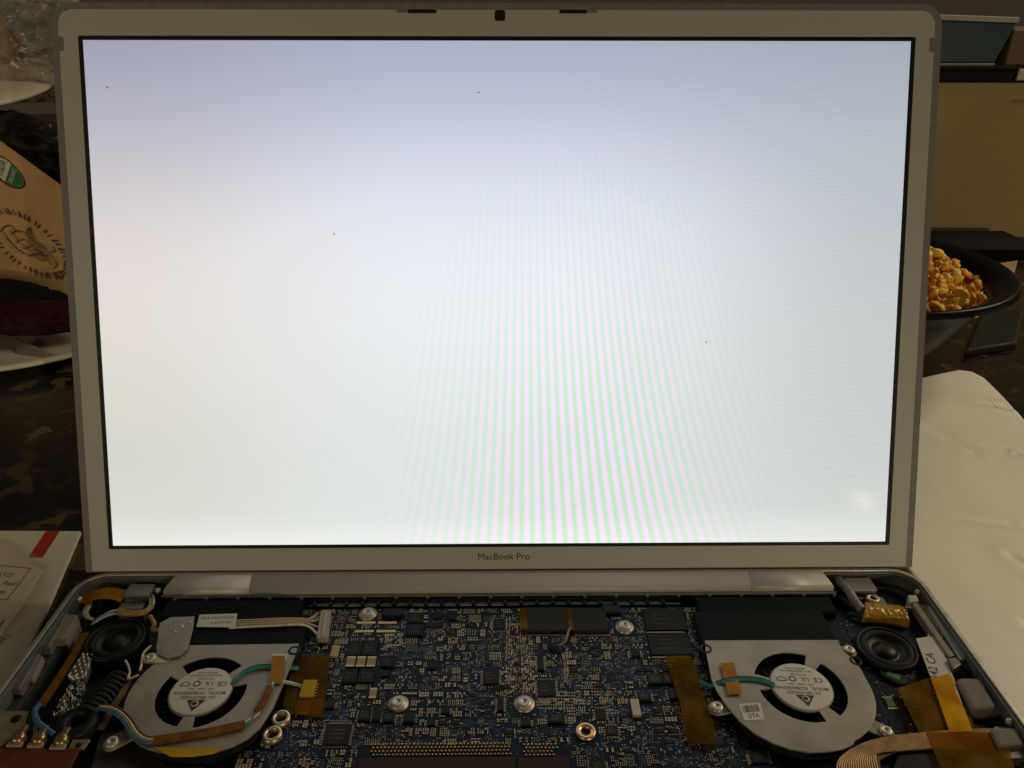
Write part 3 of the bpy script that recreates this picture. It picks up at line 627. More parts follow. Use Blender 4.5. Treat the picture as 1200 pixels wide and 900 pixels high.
# --- cooling fans
def fan(c, outline, slots, hub_off, wire, lab_ang, ears, thread):
    F = empty('cooling_fan', (c.x, c.y, -13), LAP)
    z1, z0 = -3.6, -4.3
    def arc(a0, a1, r0, r1, n=14): return circ(c.x, c.y, r1, n, a0, a1) + circ(c.x, c.y, r0, n, a1, a0)
    holes = [arc(*s) for s in slots]
    pts = []
    P = [Vector((x, y, 0)) for x, y in outline]
    out = [(c.x+x, c.y+y) for x, y in outline]
    holed('fan_plate', out, holes, z0, z1, STEEL, F, 0.12)
    # side wall of the housing, a little inside the plate
    cen = [(c.x+x*0.965, c.y+y*0.965) for x, y in outline]; cen2 = [(c.x+x*0.93, c.y+y*0.93) for x, y in outline]
    holed('housing_wall', cen, [cen2], -13, z0-0.02, BLK, F)
    prism('housing_floor', cen2, -13.2, -12.4, BLK, F)
    BL = lathe('rotor_hub', [(10.5, -12.3), (10.5, -5.6), (9.8, -5.0), (0, -5.0)], (c.x, c.y, 0), BLK, F, 40)
    bm = bmesh.new()
    for k in range(31):
        a = 2*math.pi*k/31; ca, sa = math.cos(a), math.sin(a); ca2, sa2 = math.cos(a-.22), math.sin(a-.22)
        q = [(c.x+10.4*ca, c.y+10.4*sa), (c.x+22*ca2, c.y+22*sa2), (c.x+22*ca2-.5*sa2, c.y+22*sa2+.5*ca2), (c.x+10.4*ca-.5*sa, c.y+10.4*sa+.5*ca)]
        prism_bm(q, -12, -8.5, I3, bm)
    tag(finish('fan_blades', bm, BLK, F), kind='stuff')
    LB = lathe('fan_label', [(11.75, z1+0.02), (11.75, z1+0.32), (11.4, z1+0.42), (0, z1+0.42)], (c.x, c.y, 0), WHITE, F, 48)
    fr = rotframe((c.x, c.y), lab_ang, z1+0.46)
    for body, x, y, s in (('DC BRUSHLESS', 0, 3.4, 2.0), ('MODEL  KDB04505HA', 0, 1.2, 2.1), ('5.0V   0.40A   FAN', 0, -0.9, 1.3), ('CE', -7.4, -3.4, 3.2), ('UL', -2.1, -3.5, 2.9), ('7917/DC26', -0.3, -6.0, 1.35), ('DELTA ELECTRONICS INC', 0.4, -7.7, 1.1), ('MADE IN CHINA', 0.4, -9.1, 1.1)):
        text('label_print', body, (lambda a, b, h, x=x, y=y: fr(a+x, b+y, h)), s, INK, LB)
    holed('label_print', [tuple(fr(x+2.7, y-3.5, 0)[:2]) for x, y in circ(0, 0, 1.5, 20)], [[tuple(fr(x+2.7, y-3.5, 0)[:2]) for x, y in circ(0, 0, 1.0, 16)]], z1+0.43, z1+0.47, INK, LB)
    holed('label_print', [tuple(fr(x, y-3.4, 0)[:2]) for x, y in ((5.2, 1.2), (9.0, 1.2), (9.0, -0.2), (7.1, -1.4), (5.2, -0.2))], [[tuple(fr(x, y-3.4, 0)[:2]) for x, y in ((5.6, .8), (8.6, .8), (8.6, -0.1), (7.1, -1.0), (5.6, -0.1))]], z1+0.43, z1+0.47, INK, LB)
    # triangular emblem with a ring cut out of it
    tri = [fr(x, y, 0)[:2] for x, y in ((-3.7, 4.6), (3.7, 4.6), (0.0, 10.2))]
    prism('label_emblem', tri, z1+0.43, z1+0.47, INK, LB)
    holed('label_emblem', [tuple(fr(x, y+6.4, 0)[:2]) for x, y in circ(0, 0, 1.45, 20)], [[tuple(fr(x+.2, y+6.4, 0)[:2]) for x, y in circ(0, 0, 1.05, 16)]], z1+0.48, z1+0.52, WHITE, LB)
    for ex, ey, scr in ears:
        if scr:
            dv = Vector((ex-c.x, ey-c.y)); dn = dv.normalized(); pn = Vector((-dn.y, dn.x))
            ptsx = [Vector((ex, ey)) - dn*7 + pn*3.2, Vector((ex, ey)) - dn*7 - pn*3.2] + [Vector((ex, ey)) + dn*3.2*math.sin(t) - pn*3.2*math.cos(t) for t in [math.pi*k/8 for k in range(9)]]
            prism('mounting_ear', [(p.x, p.y) for p in ptsx], -6.2, -5.4, STEEL, F, 0.12)
            lathe('mounting_screw', [(2.5, -5.4), (2.5, -4.6), (2.1, -4.1), (0.9, -4.0), (0.7, -4.5), (0, -4.5)], (ex, ey, 0), SILV, F, 22)
        else:
            lathe('mounting_eyelet', [(1.4, -9), (1.5, -4.4), (1.7, -3.4), (2.3, -3.3), (2.7, -3.7), (2.7, -9)], (ex, ey, 0), BLK, F, 22)
    for k, w_ in enumerate(wire): tube('fan_wire', w_, 0.42, thread[k % len(thread)], F, 6)
    return F
outR = [(-32.6, 25.5), (24.5, 25.2), (24.2, 22.2), (24.6, 18.6), (26.6, 14.5), (27.6, 9.0)] + circ(0, 0, 27.6, 12, 8, -66)[1:] + [(9.5, -27.2), (5.0, -29.0), (-1, -30.0), (-8, -30.2), (-14, -28.8), (-19.5, -26.2), (-25.0, -22.0), (-29.3, -16.3), (-32.2, -9.5), (-34.3, -2), (-35, 4.5), (-34.3, 12), (-33.6, 20)]
def wires(pix, z, n, gap, tail=None):
    out = []
    for k in range(n):
        o = (k-(n-1)/2)*gap
        out.append([at(x, y, zz)+Vector((0, o, 0.15*(k % 2))) for (x, y), zz in zip(pix, z)])
    return out
zR = (-7.5, -5.5, -3.0, -2.9, -2.9, -3.0)
FR = fan(FANR, outR, ((65, 158, 12.2, 18.2), (-55, 45, 12.2, 17.4), (-176, -77, 12.2, 17.2)), 0,
    wires(((819, 797), (832, 803), (846, 799), (868, 795), (892, 797), (908, 803)), zR, 3, 0.75), 176,
    [(at(840, 829, -5).x, at(840, 829, -5).y, 1), (at(994.7, 762, -5).x, at(994.7, 762, -5).y, 1), (at(1038, 857, -5).x, at(1038, 857, -5).y, 1), (at(827, 761, -4).x, at(827, 761, -4).y, 0), (at(1000, 775, -4).x+1, at(1000, 775, -4).y, 0)], (TEAL, TEAL, BLK))
tp = quad_at(((844, 778), (860, 777), (869, 813.5), (853, 815)), -3.0); prism('polyimide_patch', tp, -2.75, -2.62, KAPOR, FR)
BCq = quad_at(((866, 825), (891, 823), (896, 843), (872, 844)), -3.4); BC = prism('barcode_label', BCq, -3.58, -3.45, WHITE, FR)
A0, A1, A3 = Vector(BCq[0]), Vector(BCq[1]), Vector(BCq[3])
bf = lambda a, b, h: Vector((*(A0 + (A1-A0)*a + (A3-A0)*b), -3.42+h))
random.seed(2); xk = 0.1
while xk < 0.86:
    wk = random.choice((0.012, 0.02, 0.034)); prism('barcode_bar', [tuple(bf(x, y, 0)[:2]) for x, y in ((xk, .12), (xk+wk, .12), (xk+wk, .55), (xk, .55))], -3.44, -3.41, INK, BC); xk += wk+random.choice((0.016, 0.03))
text('label_print', 'DTA', lambda a, b, h: bf(0.5+a*0.118, 0.78-b*0.17, 0.02), 2.1, INK, BC)

outL = [(32.7, 25.3), (32.9, 20.5), (32.0, 8.8), (31.4, 0), (30.6, -8.2), (28.2, -17.5), (25, -22.3), (20.2, -25.8), (14, -28.3), (7.4, -29.3), (0, -28.9)] + circ(0, 0, 28.2, 14, 258, 140)+[(-19, 21.5), (-14.3, 24.8)]
zL = (-6.5, -4.5, -2.9, -2.6, -2.6, -2.9)
FL = fan(FANL, outL, ((47, 133, 12.2, 18.0), (152, 259, 12.2, 17.0), (-81, 12, 12.2, 17.6)), 0,
    wires(((350, 783), (337, 782), (315, 781), (299, 782), (285, 788), (272, 800)), zL, 3, 0.75) +
    [[at(262, 822, -6), at(250, 832, -6), at(238, 838, -6), at(222, 840, -6.2)]], 180,
    [(at(345, 763, -4).x, at(345, 763, -4).y, 0), (at(131, 870, -5).x, at(131, 870, -5).y, 1)], (TEAL, TEAL, BLK, GREENW))
prism('polyimide_patch', quad_at(((319, 769), (334.5, 769), (331, 800), (316, 800)), -2.6), -2.35, -2.22, KAPOR, FL)
prism('tape_outline', quad_at(((319, 766), (337, 766), (335.5, 773), (318, 773)), -3.4), -3.58, -3.5, mat('clear_tape_edge', (0.50, 0.47, 0.41), 0.25, 0, 0.1), FL)
prism('amber_edge_tape', quad_at(((178, 874), (215, 876.5), (262, 876.5), (250, 883), (225, 886.5), (200, 886.5)), -3.2), -3.5, -3.4, KAPYE, FL)
# sensor cable taped across the left fan
SC = empty('sensor_cable', at(250, 858, -3), LAP)
zw = -2.6
ribbon('amber_sleeve', [at(180, 868, zw), at(215, 863, zw), at(250, 857, zw), at(287, 849, zw)], 3.6, 0.9, BROWNW, SC)
ribbon('amber_sleeve', [at(316, 804, zw), at(312, 815, zw), at(306, 826, zw), at(301, 834, zw)], 2.6, 1.2, BROWNW, SC)
for k, m_ in enumerate((TEAL, WHITEW)):
    o = k*0.9
    tube('lead', [at(286, 849, zw)+Vector((0, o, 0)), at(293, 845, zw)+Vector((0, o, 0)), at(299, 838, zw)+Vector((o, 0, 0)), at(302, 832, zw)+Vector((o, 0, 0))], 0.42, m_, SC, 6)
    tube('lead', [at(316, 806, zw)+Vector((o, 0, 0)), at(320, 801, zw)+Vector((0, o, 0)), at(331, 800, zw-1)+Vector((0, o, 0)), at(345, 803, zw-4)+Vector((0, o, 0)), at(356, 807, zw-5)+Vector((0, o, 0))], 0.42, (mat('pale_green_wire', (0.20, 0.26, 0.16), 0.45), WHITEW)[k], SC, 6)
for k, m_ in enumerate((BLUEW, mat('olive_wire', (0.16, 0.17, 0.08), 0.45), WHITEW, BROWNW)):
    o = (k-1.5)*0.8
    tube('lead', [at(100, 833, -7)+Vector((0, o, 0)), at(118, 829, -5)+Vector((0, o, 0)), at(134, 832, -4)+Vector((o*0.5, o, 0)), at(148, 843, -3)+Vector((o, o*0.6, 0)), at(158, 858, -2.6)+Vector((o, o*0.6, 0)), at(168, 866, -2.6)+Vector((o*0.5, o, 0)), at(182, 868, -2.6)+Vector((0, o, 0))], 0.45, m_, SC, 6)

# --- tapes, plug and cable on the left of the board
PL = empty('board_tape', at(362, 805, ZB), LAP)
prism('amber_tape', quad_at(((341, 768), (387, 768), (383, 806), (378, 841), (340, 836), (331, 826), (339, 795)), -7.3), -7.4, -7.3, KAPT, PL)
r = prect(353, 796, 369, 815, -6.2); o = box('yellow_plug', r[0], r[1], r[2], r[3], ZB, -6.3, KAPYE, PL, 0.25)
for k in range(5): box('plug_contact', r[2]+0.05, r[1]+0.6+k*(r[3]-r[1]-1)/5, r[2]+0.9, r[1]+1.0+k*(r[3]-r[1]-1)/5, ZB, -7.2, GOLD, o)
c = at(355, 825, -7); lathe('yellow_disc', [(3.4, ZB+7.1-7), (3.4, 0.9), (2.8, 1.5), (0, 1.6)], (c.x, c.y, ZB), KAPYE, PL, 26)
c = at(371, 824, -7); box('yellow_block', c.x-1.6, c.y-3, c.x+1.6, c.y+2.6, ZB, -7.6, KAPYE, PL, 0.3)
PR = empty('board_tape', at(812, 820, ZB), LAP)
prism('amber_tape', quad_at(((779, 768), (811, 768), (820, 800), (829, 826), (841, 862), (838, 872), (806, 872), (797, 825)), -7.0), -7.1, -7.0, KAPT, PR)
for x, y in ((786, 781), (792, 781)):
    c = at(x, y, ZB); lathe('solder_blob', [(0.9, 0), (0.8, 0.7), (0.4, 1.0), (0, 1.05)], (c.x, c.y, ZB), SOLD, PR, 10)
CC = empty('fan_plug_cable', at(320, 735, -6), LAP)
plug = prism('white_plug', quad_at(((376, 716), (388, 716), (384, 748), (371, 748)), -6), ZB, -5.6, mat('cream_plug', (0.30, 0.26, 0.20), 0.5), CC, 0.3)
prism('plug_ridge', quad_at(((381, 717), (384.5, 717), (380, 747), (377, 747)), -5.4), -5.6, -4.9, mat('cream_plug2', (0.36, 0.31, 0.24), 0.5), CC, 0.2)
for k, (m_, yo) in enumerate(((WHITEW, 0), (mat('pink_wire', (0.42, 0.28, 0.20), 0.45), 1.6), (mat('tan_wire', (0.38, 0.27, 0.13), 0.45), 3.0), (mat('tan_wire', (0.38, 0.27, 0.13), 0.45), 4.4))):
    e = at(373, 745-yo*6.0, -6.5)
    tube('lead', [at(270, 732, -4.2)+Vector((0, yo-2, 0)), at(295, 730.5, -3.7)+Vector((0, yo*.9-2, 0)), at(325, 731, -3.6)+Vector((0, yo*.7-1, .3*k)), at(352, 730, -4)+Vector((0, yo*.8-1, 0)), at(363, 735-yo*2.2, -5.2), e], 0.55, m_, CC, 7)
lq = quad_at(((234, 720.5), (278, 719), (276, 735), (230, 734.5)), -3.6); LBL = prism('cable_flag_label', lq, -3.7, -3.5, WHITE, CC)
q0, q1, q3 = Vector(lq[0]), Vector(lq[1]), Vector(lq[3])
lf = lambda a, b, h: Vector((*(q0 + (q1-q0)*a + (q3-q0)*b), -3.45))
text('label_print', 'FOXCONN 4308', lambda a, b, h: lf(0.5-a*0.058, 0.30+b*0.135, 0), 2.0, INK, LBL)
text('label_print', '593-0578 A', lambda a, b, h: lf(0.62-a*0.058, 0.72+b*0.135, 0), 2.0, INK, LBL)

# --- speakers
def speaker(px, py, z, R_=11.6):
    c = at(px, py, z); SP = empty('speaker', (c.x, c.y, -14), LAP)
    lathe('basket', [(R_+1.0, -14), (R_+1.0, z-1.4), (R_+0.6, z-0.6), (R_-0.4, z-0.4), (R_-0.6, z-1.2)], (c.x, c.y, 0), BLK, SP, 48)
    lathe('surround', [(R_-0.6, z-1.2), (R_-1.4, z-0.5), (R_-2.6, z-0.3), (R_-3.6, z-1.0), (R_-3.8, z-1.8)], (c.x, c.y, 0), mat('speaker_rubber', (0.008, 0.0075, 0.006), 0.6, 0, 0.2, spec=0.2), SP, 48)
    lathe('cone', [(R_-3.8, z-1.8), (R_-5.0, z-2.6), (5.0, z-3.2), (4.6, z-2.4), (3.2, z-1.6), (1.6, z-1.2), (0, z-1.1)], (c.x, c.y, 0), mat('speaker_cone', (0.012, 0.010, 0.007), 0.4, 0, 0.2, spec=0.25), SP, 48)
    return SP, c
spl, cl = speaker(134.7, 746.7, -5); spr, cr_ = speaker(1040, 757, -5)

# --- left bay
LB = empty('antenna_bay', (-175, -70, -16), LAP)
def hinge_block(nm, px0, py0, px1, py1, ztop, front):
    r = prect(px0, py0, px1, py1, ztop); H = empty('hinge_bracket', ((r[0]+r[2])/2, (r[1]+r[3])/2, -15), LAP)
    box('bracket_block', r[0], r[1], r[2], r[3], -8.5, ztop, GREYP, H, 0.5)
    box('bracket_step', r[0]-1.0, r[1]-front, r[2]-1.5, r[1]-0.05, -14, ztop-3.2, GREYP, H, 0.5)
    xe = r[2]+1.6 if nm == 'l' else r[0]-1.6
    lathe('hinge_screw', [(1.5, ztop-3), (1.4, ztop-1.3), (0.8, ztop-0.9), (0, ztop-0.9)], (xe, r[3]-2.5, 0), SILV, H, 14)
    return H
hinge_block('l', 148, 684, 178, 698, -2.6, 5.5)
hr = hinge_block('r', 993, 676.5, 1024, 691.5, -2.6, 2.2)
# orange polyimide arch over the left hinge
ribbon('polyimide_strap', [at(99, 708, -6), at(104, 700, -4.2), at(116, 696, -3.2), at(128, 695.5, -3.2), at(140, 697, -3.6), at(147, 700, -4.5)], 7.0, 0.35, KAPOR, LB)
tube('strap_tail', [at(104, 709, -6), at(100, 717, -7), at(102, 723, -8), at(109, 726, -9)], [1.6, 1.4, 1.1], mat('cream_tape', (0.36, 0.31, 0.22), 0.5), LB, 8, 6, 0.35)
for k, m_ in enumerate((mat('pale_blue_wire', (0.26, 0.30, 0.36), 0.4), BLUEW, WHITEW)):
    o = (k-1)*0.75
    tube('antenna_lead', [at(108, 731, -7)+Vector((0, o, 0)), at(120, 723, -4)+Vector((0, o, 0)), at(136, 717.5, -3)+Vector((0, o, .2*k)), at(155, 719, -3)+Vector((0, o, 0)), at(172, 716, -3.5)+Vector((o, o, 0)), at(178, 707, -4)+Vector((o, 0, 0)), at(177, 697, -6)+Vector((o, 0, 0))], 0.6, m_, LB, 7)
tube('amber_wrap', [at(138, 717.5, -2.9), at(155, 719, -2.8), at(170, 717, -3.2), at(177.5, 710, -3.7)], 1.35, mat('amber_wrap_tape', (0.24, 0.13, 0.03), 0.35, 0, 0.3, 250), LB, 10)
tube('amber_wrap', [at(176, 722, -4.5), at(181, 731, -4), at(179, 738, -5), at(190, 737, -4), at(197, 732, -3.6)], 1.0, mat('amber_wrap_tape2', (0.28, 0.16, 0.07), 0.3, 0, 0.3, 250), LB, 8)
# side connector blocks with foam pads on the left wall
def pad(q_top, z0, z1, m_, nm, bev=0.5): return prism(nm, quad_at(q_top, z1), z0, z1, m_, LB, bev)
pad(((70, 718), (80, 718), (58, 757), (43, 757)), -13, -2.2, GREYP, 'port_shell')
pad(((76, 720), (91, 720), (77, 747), (58, 749)), -12, -2.9, FOAMG, 'foam_pad')
pad(((40, 765), (47, 766), (23, 807), (14, 806)), -13, -2.6, GREYP, 'port_shell')
pad(((44, 768), (51, 769), (38, 795), (28, 797)), -12, -4.2, FOAMG, 'foam_pad')
ribbon('amber_strip', [at(100, 742, -7), at(86, 768, -7), at(68, 797, -7), at(46, 829, -7)], 3.4, 0.6, BROWNW, LB, 6)
tube('antenna_wire', [at(46, 826, -7), at(41, 833, -5.5), at(43, 844, -5), at(52, 853, -5.5), at(64, 861, -6.5)], 1.15, BLUEW, LB, 8)
tube('antenna_wire', [at(43, 846, -6.5), at(41, 854, -7), at(42, 862, -7.5)], 0.7, WHITEW, LB, 8)
# foil wrapped module
def heightfield(name, corners, z, nx, ny, hfun, m_, parent):
    bm = bmesh.new(); P = [Vector(p) for p in quad_at(corners, z)]; rows = []
    for j in range(ny+1):
        row = []
        for i in range(nx+1):
            a, b_ = i/nx, j/ny; p = P[0].lerp(P[1], a).lerp(P[3].lerp(P[2], a), b_)
            edge = min(a, 1-a, b_, 1-b_)
            row.append(bm.verts.new((p.x, p.y, z + (hfun(a, b_, p) if edge > 0.001 else -4.0))))
        rows.append(row)
    for j in range(ny):
        for i in range(nx): f = bm.faces.new((rows[j][i], rows[j][i+1], rows[j+1][i+1], rows[j+1][i])); f.smooth = True
    bmesh.ops.recalc_face_normals(bm, faces=bm.faces[:]); return finish(name, bm, m_, parent)
heightfield('bubble_foil', ((97, 765), (110, 766), (98, 795), (78, 792)), -6, 40, 40, lambda a, b, p: 0.55*max(0, math.sin(a*math.pi*5)*math.sin(b*math.pi*7))+0.2, FOIL, LB)
heightfield('crinkled_foil_tape', ((84, 797), (100, 797), (90, 833), (60, 840)), -6.5, 50, 60, lambda a, b, p: 1.6*noise.fractal(Vector((p.x*.45, p.y*.45, 2)), 0.7, 2.0, 5)+0.6*noise.noise(Vector((p.x*1.3, p.y*1.3, 0))), mat('dark_crinkled_foil', (0.17, 0.16, 0.13), 0.26, 0.85, 0.4, 400, 0.5, 900), LB)
a_, b_ = at(141, 792, -6), at(104, 832, -6)
for k in range(9):
    t = k/8; cc = a_.lerp(b_, t); bm = bmesh.new(); ax = (b_-a_).normalized(); sd = ax.cross(Vector((0, 0, 1)))
    tube_bm([cc + sd*4.6*math.cos(u) + Vector((0, 0, 1))*(3.4*math.sin(u)-1.5) for u in [math.pi*q/14*1.0 for q in range(15)]], 0.75, bm, 8, 1)
    bmesh.ops.recalc_face_normals(bm, faces=bm.faces[:]); finish('bellows_ring', bm, mat('black_bellows', (0.012, 0.011, 0.009), 0.45, spec=.3), LB)
tube('bellows_core', [a_ + Vector((0, 0, -1.6)), b_+Vector((0, 0, -1.6))], 3.4, BLK, LB, 14, 1)
c = at(90, 845, -6); lathe('foam_ring', [(3.2, -5), (3.4, 0.2), (4.4, 0.9), (6.6, 0.8), (7.6, 0.0), (7.8, -5)], (c.x, c.y, -6), BLK, LB, 30)
tube('thin_wire', [at(147, 774, -7), at(150, 780, -5.5), at(152, 788, -5), at(150, 795, -5), at(156, 794, -4.6), at(162, 791, -4)], 0.5, WHITEW, LB, 6)
ribbon('amber_strip', [at(150, 797, -6.5), at(143, 814, -6.5), at(133, 828, -7), at(118, 855, -8)], 2.8, 0.5, mat('dull_amber_strip', (0.12, 0.075, 0.03), 0.4, 0, .3), LB)
# screw plate holding the left fan
PLT = empty('screw_plate', at(205, 745, -3), LAP)
prism('plate', quad_at(((187, 730), (200, 723), (228, 722), (226, 738), (220, 760), (212, 768), (196, 772), (184, 766), (183, 758)), -2.4), -2.9, -2.4, mat('worn_steel_plate', (0.20, 0.18, 0.14), 0.42, 0.5, 0.2, 120, 0.3, 500), PLT, 0.15)
c = at(179, 771, -3.2); prism('slotted_tab', rrect(c.x-4, c.y-2.6, c.x+7.5, c.y+2.6, 2.4, 5), -3.8, -3.1, SILV, PLT, 0.15)
lathe('tab_screw', [(2.2, -3.1), (2.1, -2.5), (1.4, -2.2), (0.6, -2.2), (0.5, -2.6), (0, -2.6)], (c.x-0.8, c.y, 0), SILV, PLT, 20)
tube('earth_wire', [at(177, 757, -4), at(168, 766, -4), at(166, 778, -4), at(164, 786, -4.5)], 0.55, WHITEW, PLT, 6)
for x, y, rr in ((213, 734, 1.0), (222, 729, 0.8), (205, 740, 0.7)):
    p = at(x, y, -2.4); lathe('rivet', [(rr, 0), (rr*.8, .5), (0, .6)], (p.x, p.y, -2.4), SILV, PLT, 10)
# wireless card in the near left corner
WC = empty('wireless_card', at(40, 890, -9), LAP)
prism('card_body', quad_at(((-20, 877), (93, 877), (82, 900), (60, 960), (-60, 960)), -6.5), -7.6, -6.5, REDPCB, WC, 0.2)
prism('metal_tab', quad_at(((2, 833), (33, 833), (26, 858), (-4, 877), (-20, 877)), -6.6), -7.6, -6.7, mat('tan_metal_tab', (0.26, 0.22, 0.14), 0.4, 0.5), WC, 0.2)
prism('metal_tab', quad_at(((85, 866), (106, 866), (98, 877), (80, 877)), -6.6), -7.6, -6.7, mat('tan_metal_tab', (0.26, 0.22, 0.14), 0.4, 0.5), WC, 0.2)
c = at(19, 842, -6.5); lathe('tab_hole', [(1.9, 0.0), (1.8, 0.2), (0, 0.22)], (c.x, c.y, -6.7), BLK, WC, 18)
c = at(92, 873, -6.5); lathe('tab_hole', [(1.2, 0.0), (1.1, 0.2), (0, 0.22)], (c.x, c.y, -6.7), BLK, WC, 18)
for x, y in ((22, 865), (46, 866), (72, 868)):
    c = at(x, y, -6); Gc = lathe('gold_connector', [(2.5, -1.2), (2.5, 0.9), (2.0, 1.7), (1.1, 1.9), (0, 1.9)], (c.x, c.y, -6), GOLD, WC, 18)
    box('connector_barrel', c.x-1.3, c.y+1.2, c.x+1.3, c.y+5.2, -6.8, -4.6, GOLD, Gc, 0.5)
    box('connector_foot', c.x-2.8, c.y-3.6, c.x+2.8, c.y-1.6, -7, -5.6, SOLD, Gc, 0.3)
box('bay_floor', -189, -175, -99, -12, -16.1, -14.2, mat('bay_floor_black', (0.010, 0.009, 0.008), 0.6, 0, 0.4, 100, 0.4, 300), LB)
prism('bay_shelf', quad_at(((118, 858), (160, 858), (195, 896), (240, 898), (240, 960), (90, 960)), -9), -11, -9, mat('bay_shelf_brown', (0.025, 0.02, 0.012), 0.5, 0, 0.4, 120, .4), LB, .3)

# --- right bay
RB = empty('cable_bay', (175, -70, -16), LAP)
tube('sheathed_cable', [at(978, 676, -6), at(985, 682, -3.5), at(994, 692, -3.2), at(1002, 705, -4), at(1010, 715, -5)], 2.1, mat('braided_sheath', (0.15, 0.14, 0.11), 0.5, 0.3, .3, 500, .8, 1200), RB, 12)
tube('sheathed_cable', [at(984, 699, -8), at(990, 704, -6.5), at(996, 709, -6.5), at(1003, 714, -6)], 1.6, BLK, RB, 10)
heightfield('amber_wrapped_bundle', ((1013, 705), (1055, 709), (1068, 728), (1012, 721)), -4.6, 46, 20, lambda a, b, p: 1.6*math.sin(math.pi*min(max(b, 0), 1))+0.5*noise.noise(Vector((p.x*.7, p.y*.7, 1))), mat('amber_wrap_gold', (0.36, 0.20, 0.03), 0.22, 0.1, 0.35, 180, .4, 500), RB)
c = at(1023, 701, -5); Wp = lathe('washer', [(1.3, -0.4), (1.3, 0.4), (2.9, 0.4), (3.1, -0.4), (3.1, -3)], (c.x, c.y, -5), SILV, RB, 24)
prism('washer_tab', rrect(c.x-1, c.y-5.5, c.x+5.5, c.y+2.0, 1.5, 4), -6.6, -5.9, GREYP, RB, .2)
for k in range(9):
    o = k*0.85
    tube('copper_wire', [at(1060, 713, -5)+Vector((o*.2, o*.25, 0)), at(1074, 714, -4.6)+Vector((o*.6, o*.5, 0)), at(1083, 724, -4.8)+Vector((o, o*.3, 0)), at(1088, 738, -5)+Vector((o*1.0, 0, 0)), at(1087, 748, -5.2)+Vector((o*0.95, 0, 0))], 0.36, (COPPER, mat('enamelled_wire', (0.30, 0.22, 0.12), .35))[k % 2], RB, 6)
WL = prism('white_flex_label', quad_at(((1073.5, 748), (1099, 744.5), (1117, 793), (1138, 856), (1114, 858), (1090, 792)), -4.6), -4.9, -4.6, WHITE, RB, 0.05)
p0, p1 = Vector((at(1104.5, 848, -4.5)[:2])), Vector((at(1087, 770, -4.5)[:2])); dx = (p1-p0).normalized(); dy = Vector((-dx.y, dx.x))
f_ = at(1103.5, 822, -4.5); 
text('label_print', '661-4342 CA', lambda a, b, h: Vector((f_.x+dx.x*a+dy.x*(b+0.3), f_.y+dx.y*a+dy.y*(b+0.3), -4.55)), 4.9, INK, WL, align='LEFT')
prism('yellow_tape', quad_at(((1091, 795), (1112, 789.5), (1117, 797), (1120, 812), (1130, 830), (1140, 857), (1113, 858)), -4.4), -4.45, -4.38, tape_mat('yellow_clear_tape', (0.92, 0.47, 0.004), 0.72, 0.5, 0.06), RB)
prism('amber_tape', quad_at(((1052, 806), (1090, 794), (1117, 790), (1140, 845), (1142, 858), (1116, 862), (1078, 860)), -5.4), -5.5, -5.4, KAPT2, RB)
prism('flex_socket', quad_at(((1070, 808), (1094, 802), (1108, 850), (1085, 854)), -6), -8.9, -6.2, mat('brown_socket', (0.07, 0.045, 0.015), .45), RB, .3)
for k in range(8):
    p = at(1062+k*3.3, 812+k*5.2, -6.5); box('socket_contact', p.x-0.9, p.y-0.28, p.x+0.9, p.y+0.28, -8.9, -6.6, GOLD, RB, .1)
def wpad(q, z0, z1, m_, nm, bev=.4): return prism(nm, quad_at(q, z1), z0, z1, m_, RB, bev)
wpad(((1066, 703), (1073, 703), (1119, 768), (1112, 770)), -8, -3.6, GREYP, 'metal_rail')
wpad(((1064, 697), (1074, 697), (1077, 704), (1066, 706)), -9, -2.9, mat('pale_plug', (0.42, 0.40, 0.35), .5), 'rail_end_plug')
wpad(((1088, 710), (1095, 709), (1134, 770), (1126, 773)), -9, -3.2, mat('pale_grey_rail', (0.36, 0.37, 0.35), .4, .3), 'metal_rail')
wpad(((1110, 771), (1120, 770), (1127, 778), (1118, 784)), -9, -3.0, GREYP, 'rail_end_plug')
wpad(((1124, 795), (1152, 794), (1179, 834), (1140, 834)), -12, -4.6, GREYP, 'port_shell')
wpad(((1121, 794), (1151, 794.5), (1168, 829), (1142, 832)), -11, -2.7, FOAMG, 'foam_pad', 1.2)
wpad(((1160, 852), (1192, 852), (1202, 872), (1172, 876)), -12, -2.7, FOAMG, 'foam_pad', 1.2)
wpad(((1164, 851), (1210, 851), (1230, 886), (1176, 890)), -13, -5.2, GREYP, 'port_shell')
c = at(1133, 782, -6); lathe('barrel_jack', [(3.2, -8), (3.2, 1.0), (2.6, 1.6), (0, 1.6)], (c.x+1.5, c.y, -6), CHIP, RB, 20)
# wide copper flex at the near edge
FX = empty('flex_cable', at(1060, 880, -6), LAP)
bm = bmesh.new()
for k in range(18):
    t = k/17
    P = [((985+50*t, 925), -5.8), ((982+44*t, 893-3*t), -5.0), ((1008+22*t, 873+9*t), -4.6), ((1046+6*t, 863+16*t), -4.6), ((1100, 858+18*t), -4.8), ((1150+4*t, 855+24*t), -5.2), ((1225, 856+34*t), -5.8)]
    tube_bm([at(p[0], p[1], z) for p, z in P], 0.36, bm, 6, 6)
bmesh.ops.recalc_face_normals(bm, faces=bm.faces[:]); tag(finish('flex_traces', bm, COPPER, FX), kind='stuff')
prism('flex_backing', quad_at(((984, 920), (982, 893), (1006, 873), (1046, 861), (1100, 856), (1150, 853), (1225, 856), (1225, 890), (1154, 880), (1100, 877), (1052, 880), (1031, 890), (1034, 920)), -5.3), -5.7, -5.35, mat('amber_flex_film', (0.10, 0.06, 0.02), .4, 0, .3, 150), FX)
prism('amber_tape', quad_at(((1085, 858), (1142, 857), (1180, 862), (1190, 905), (1105, 905)), -4.2), -4.25, -4.15, KAPT2, FX)
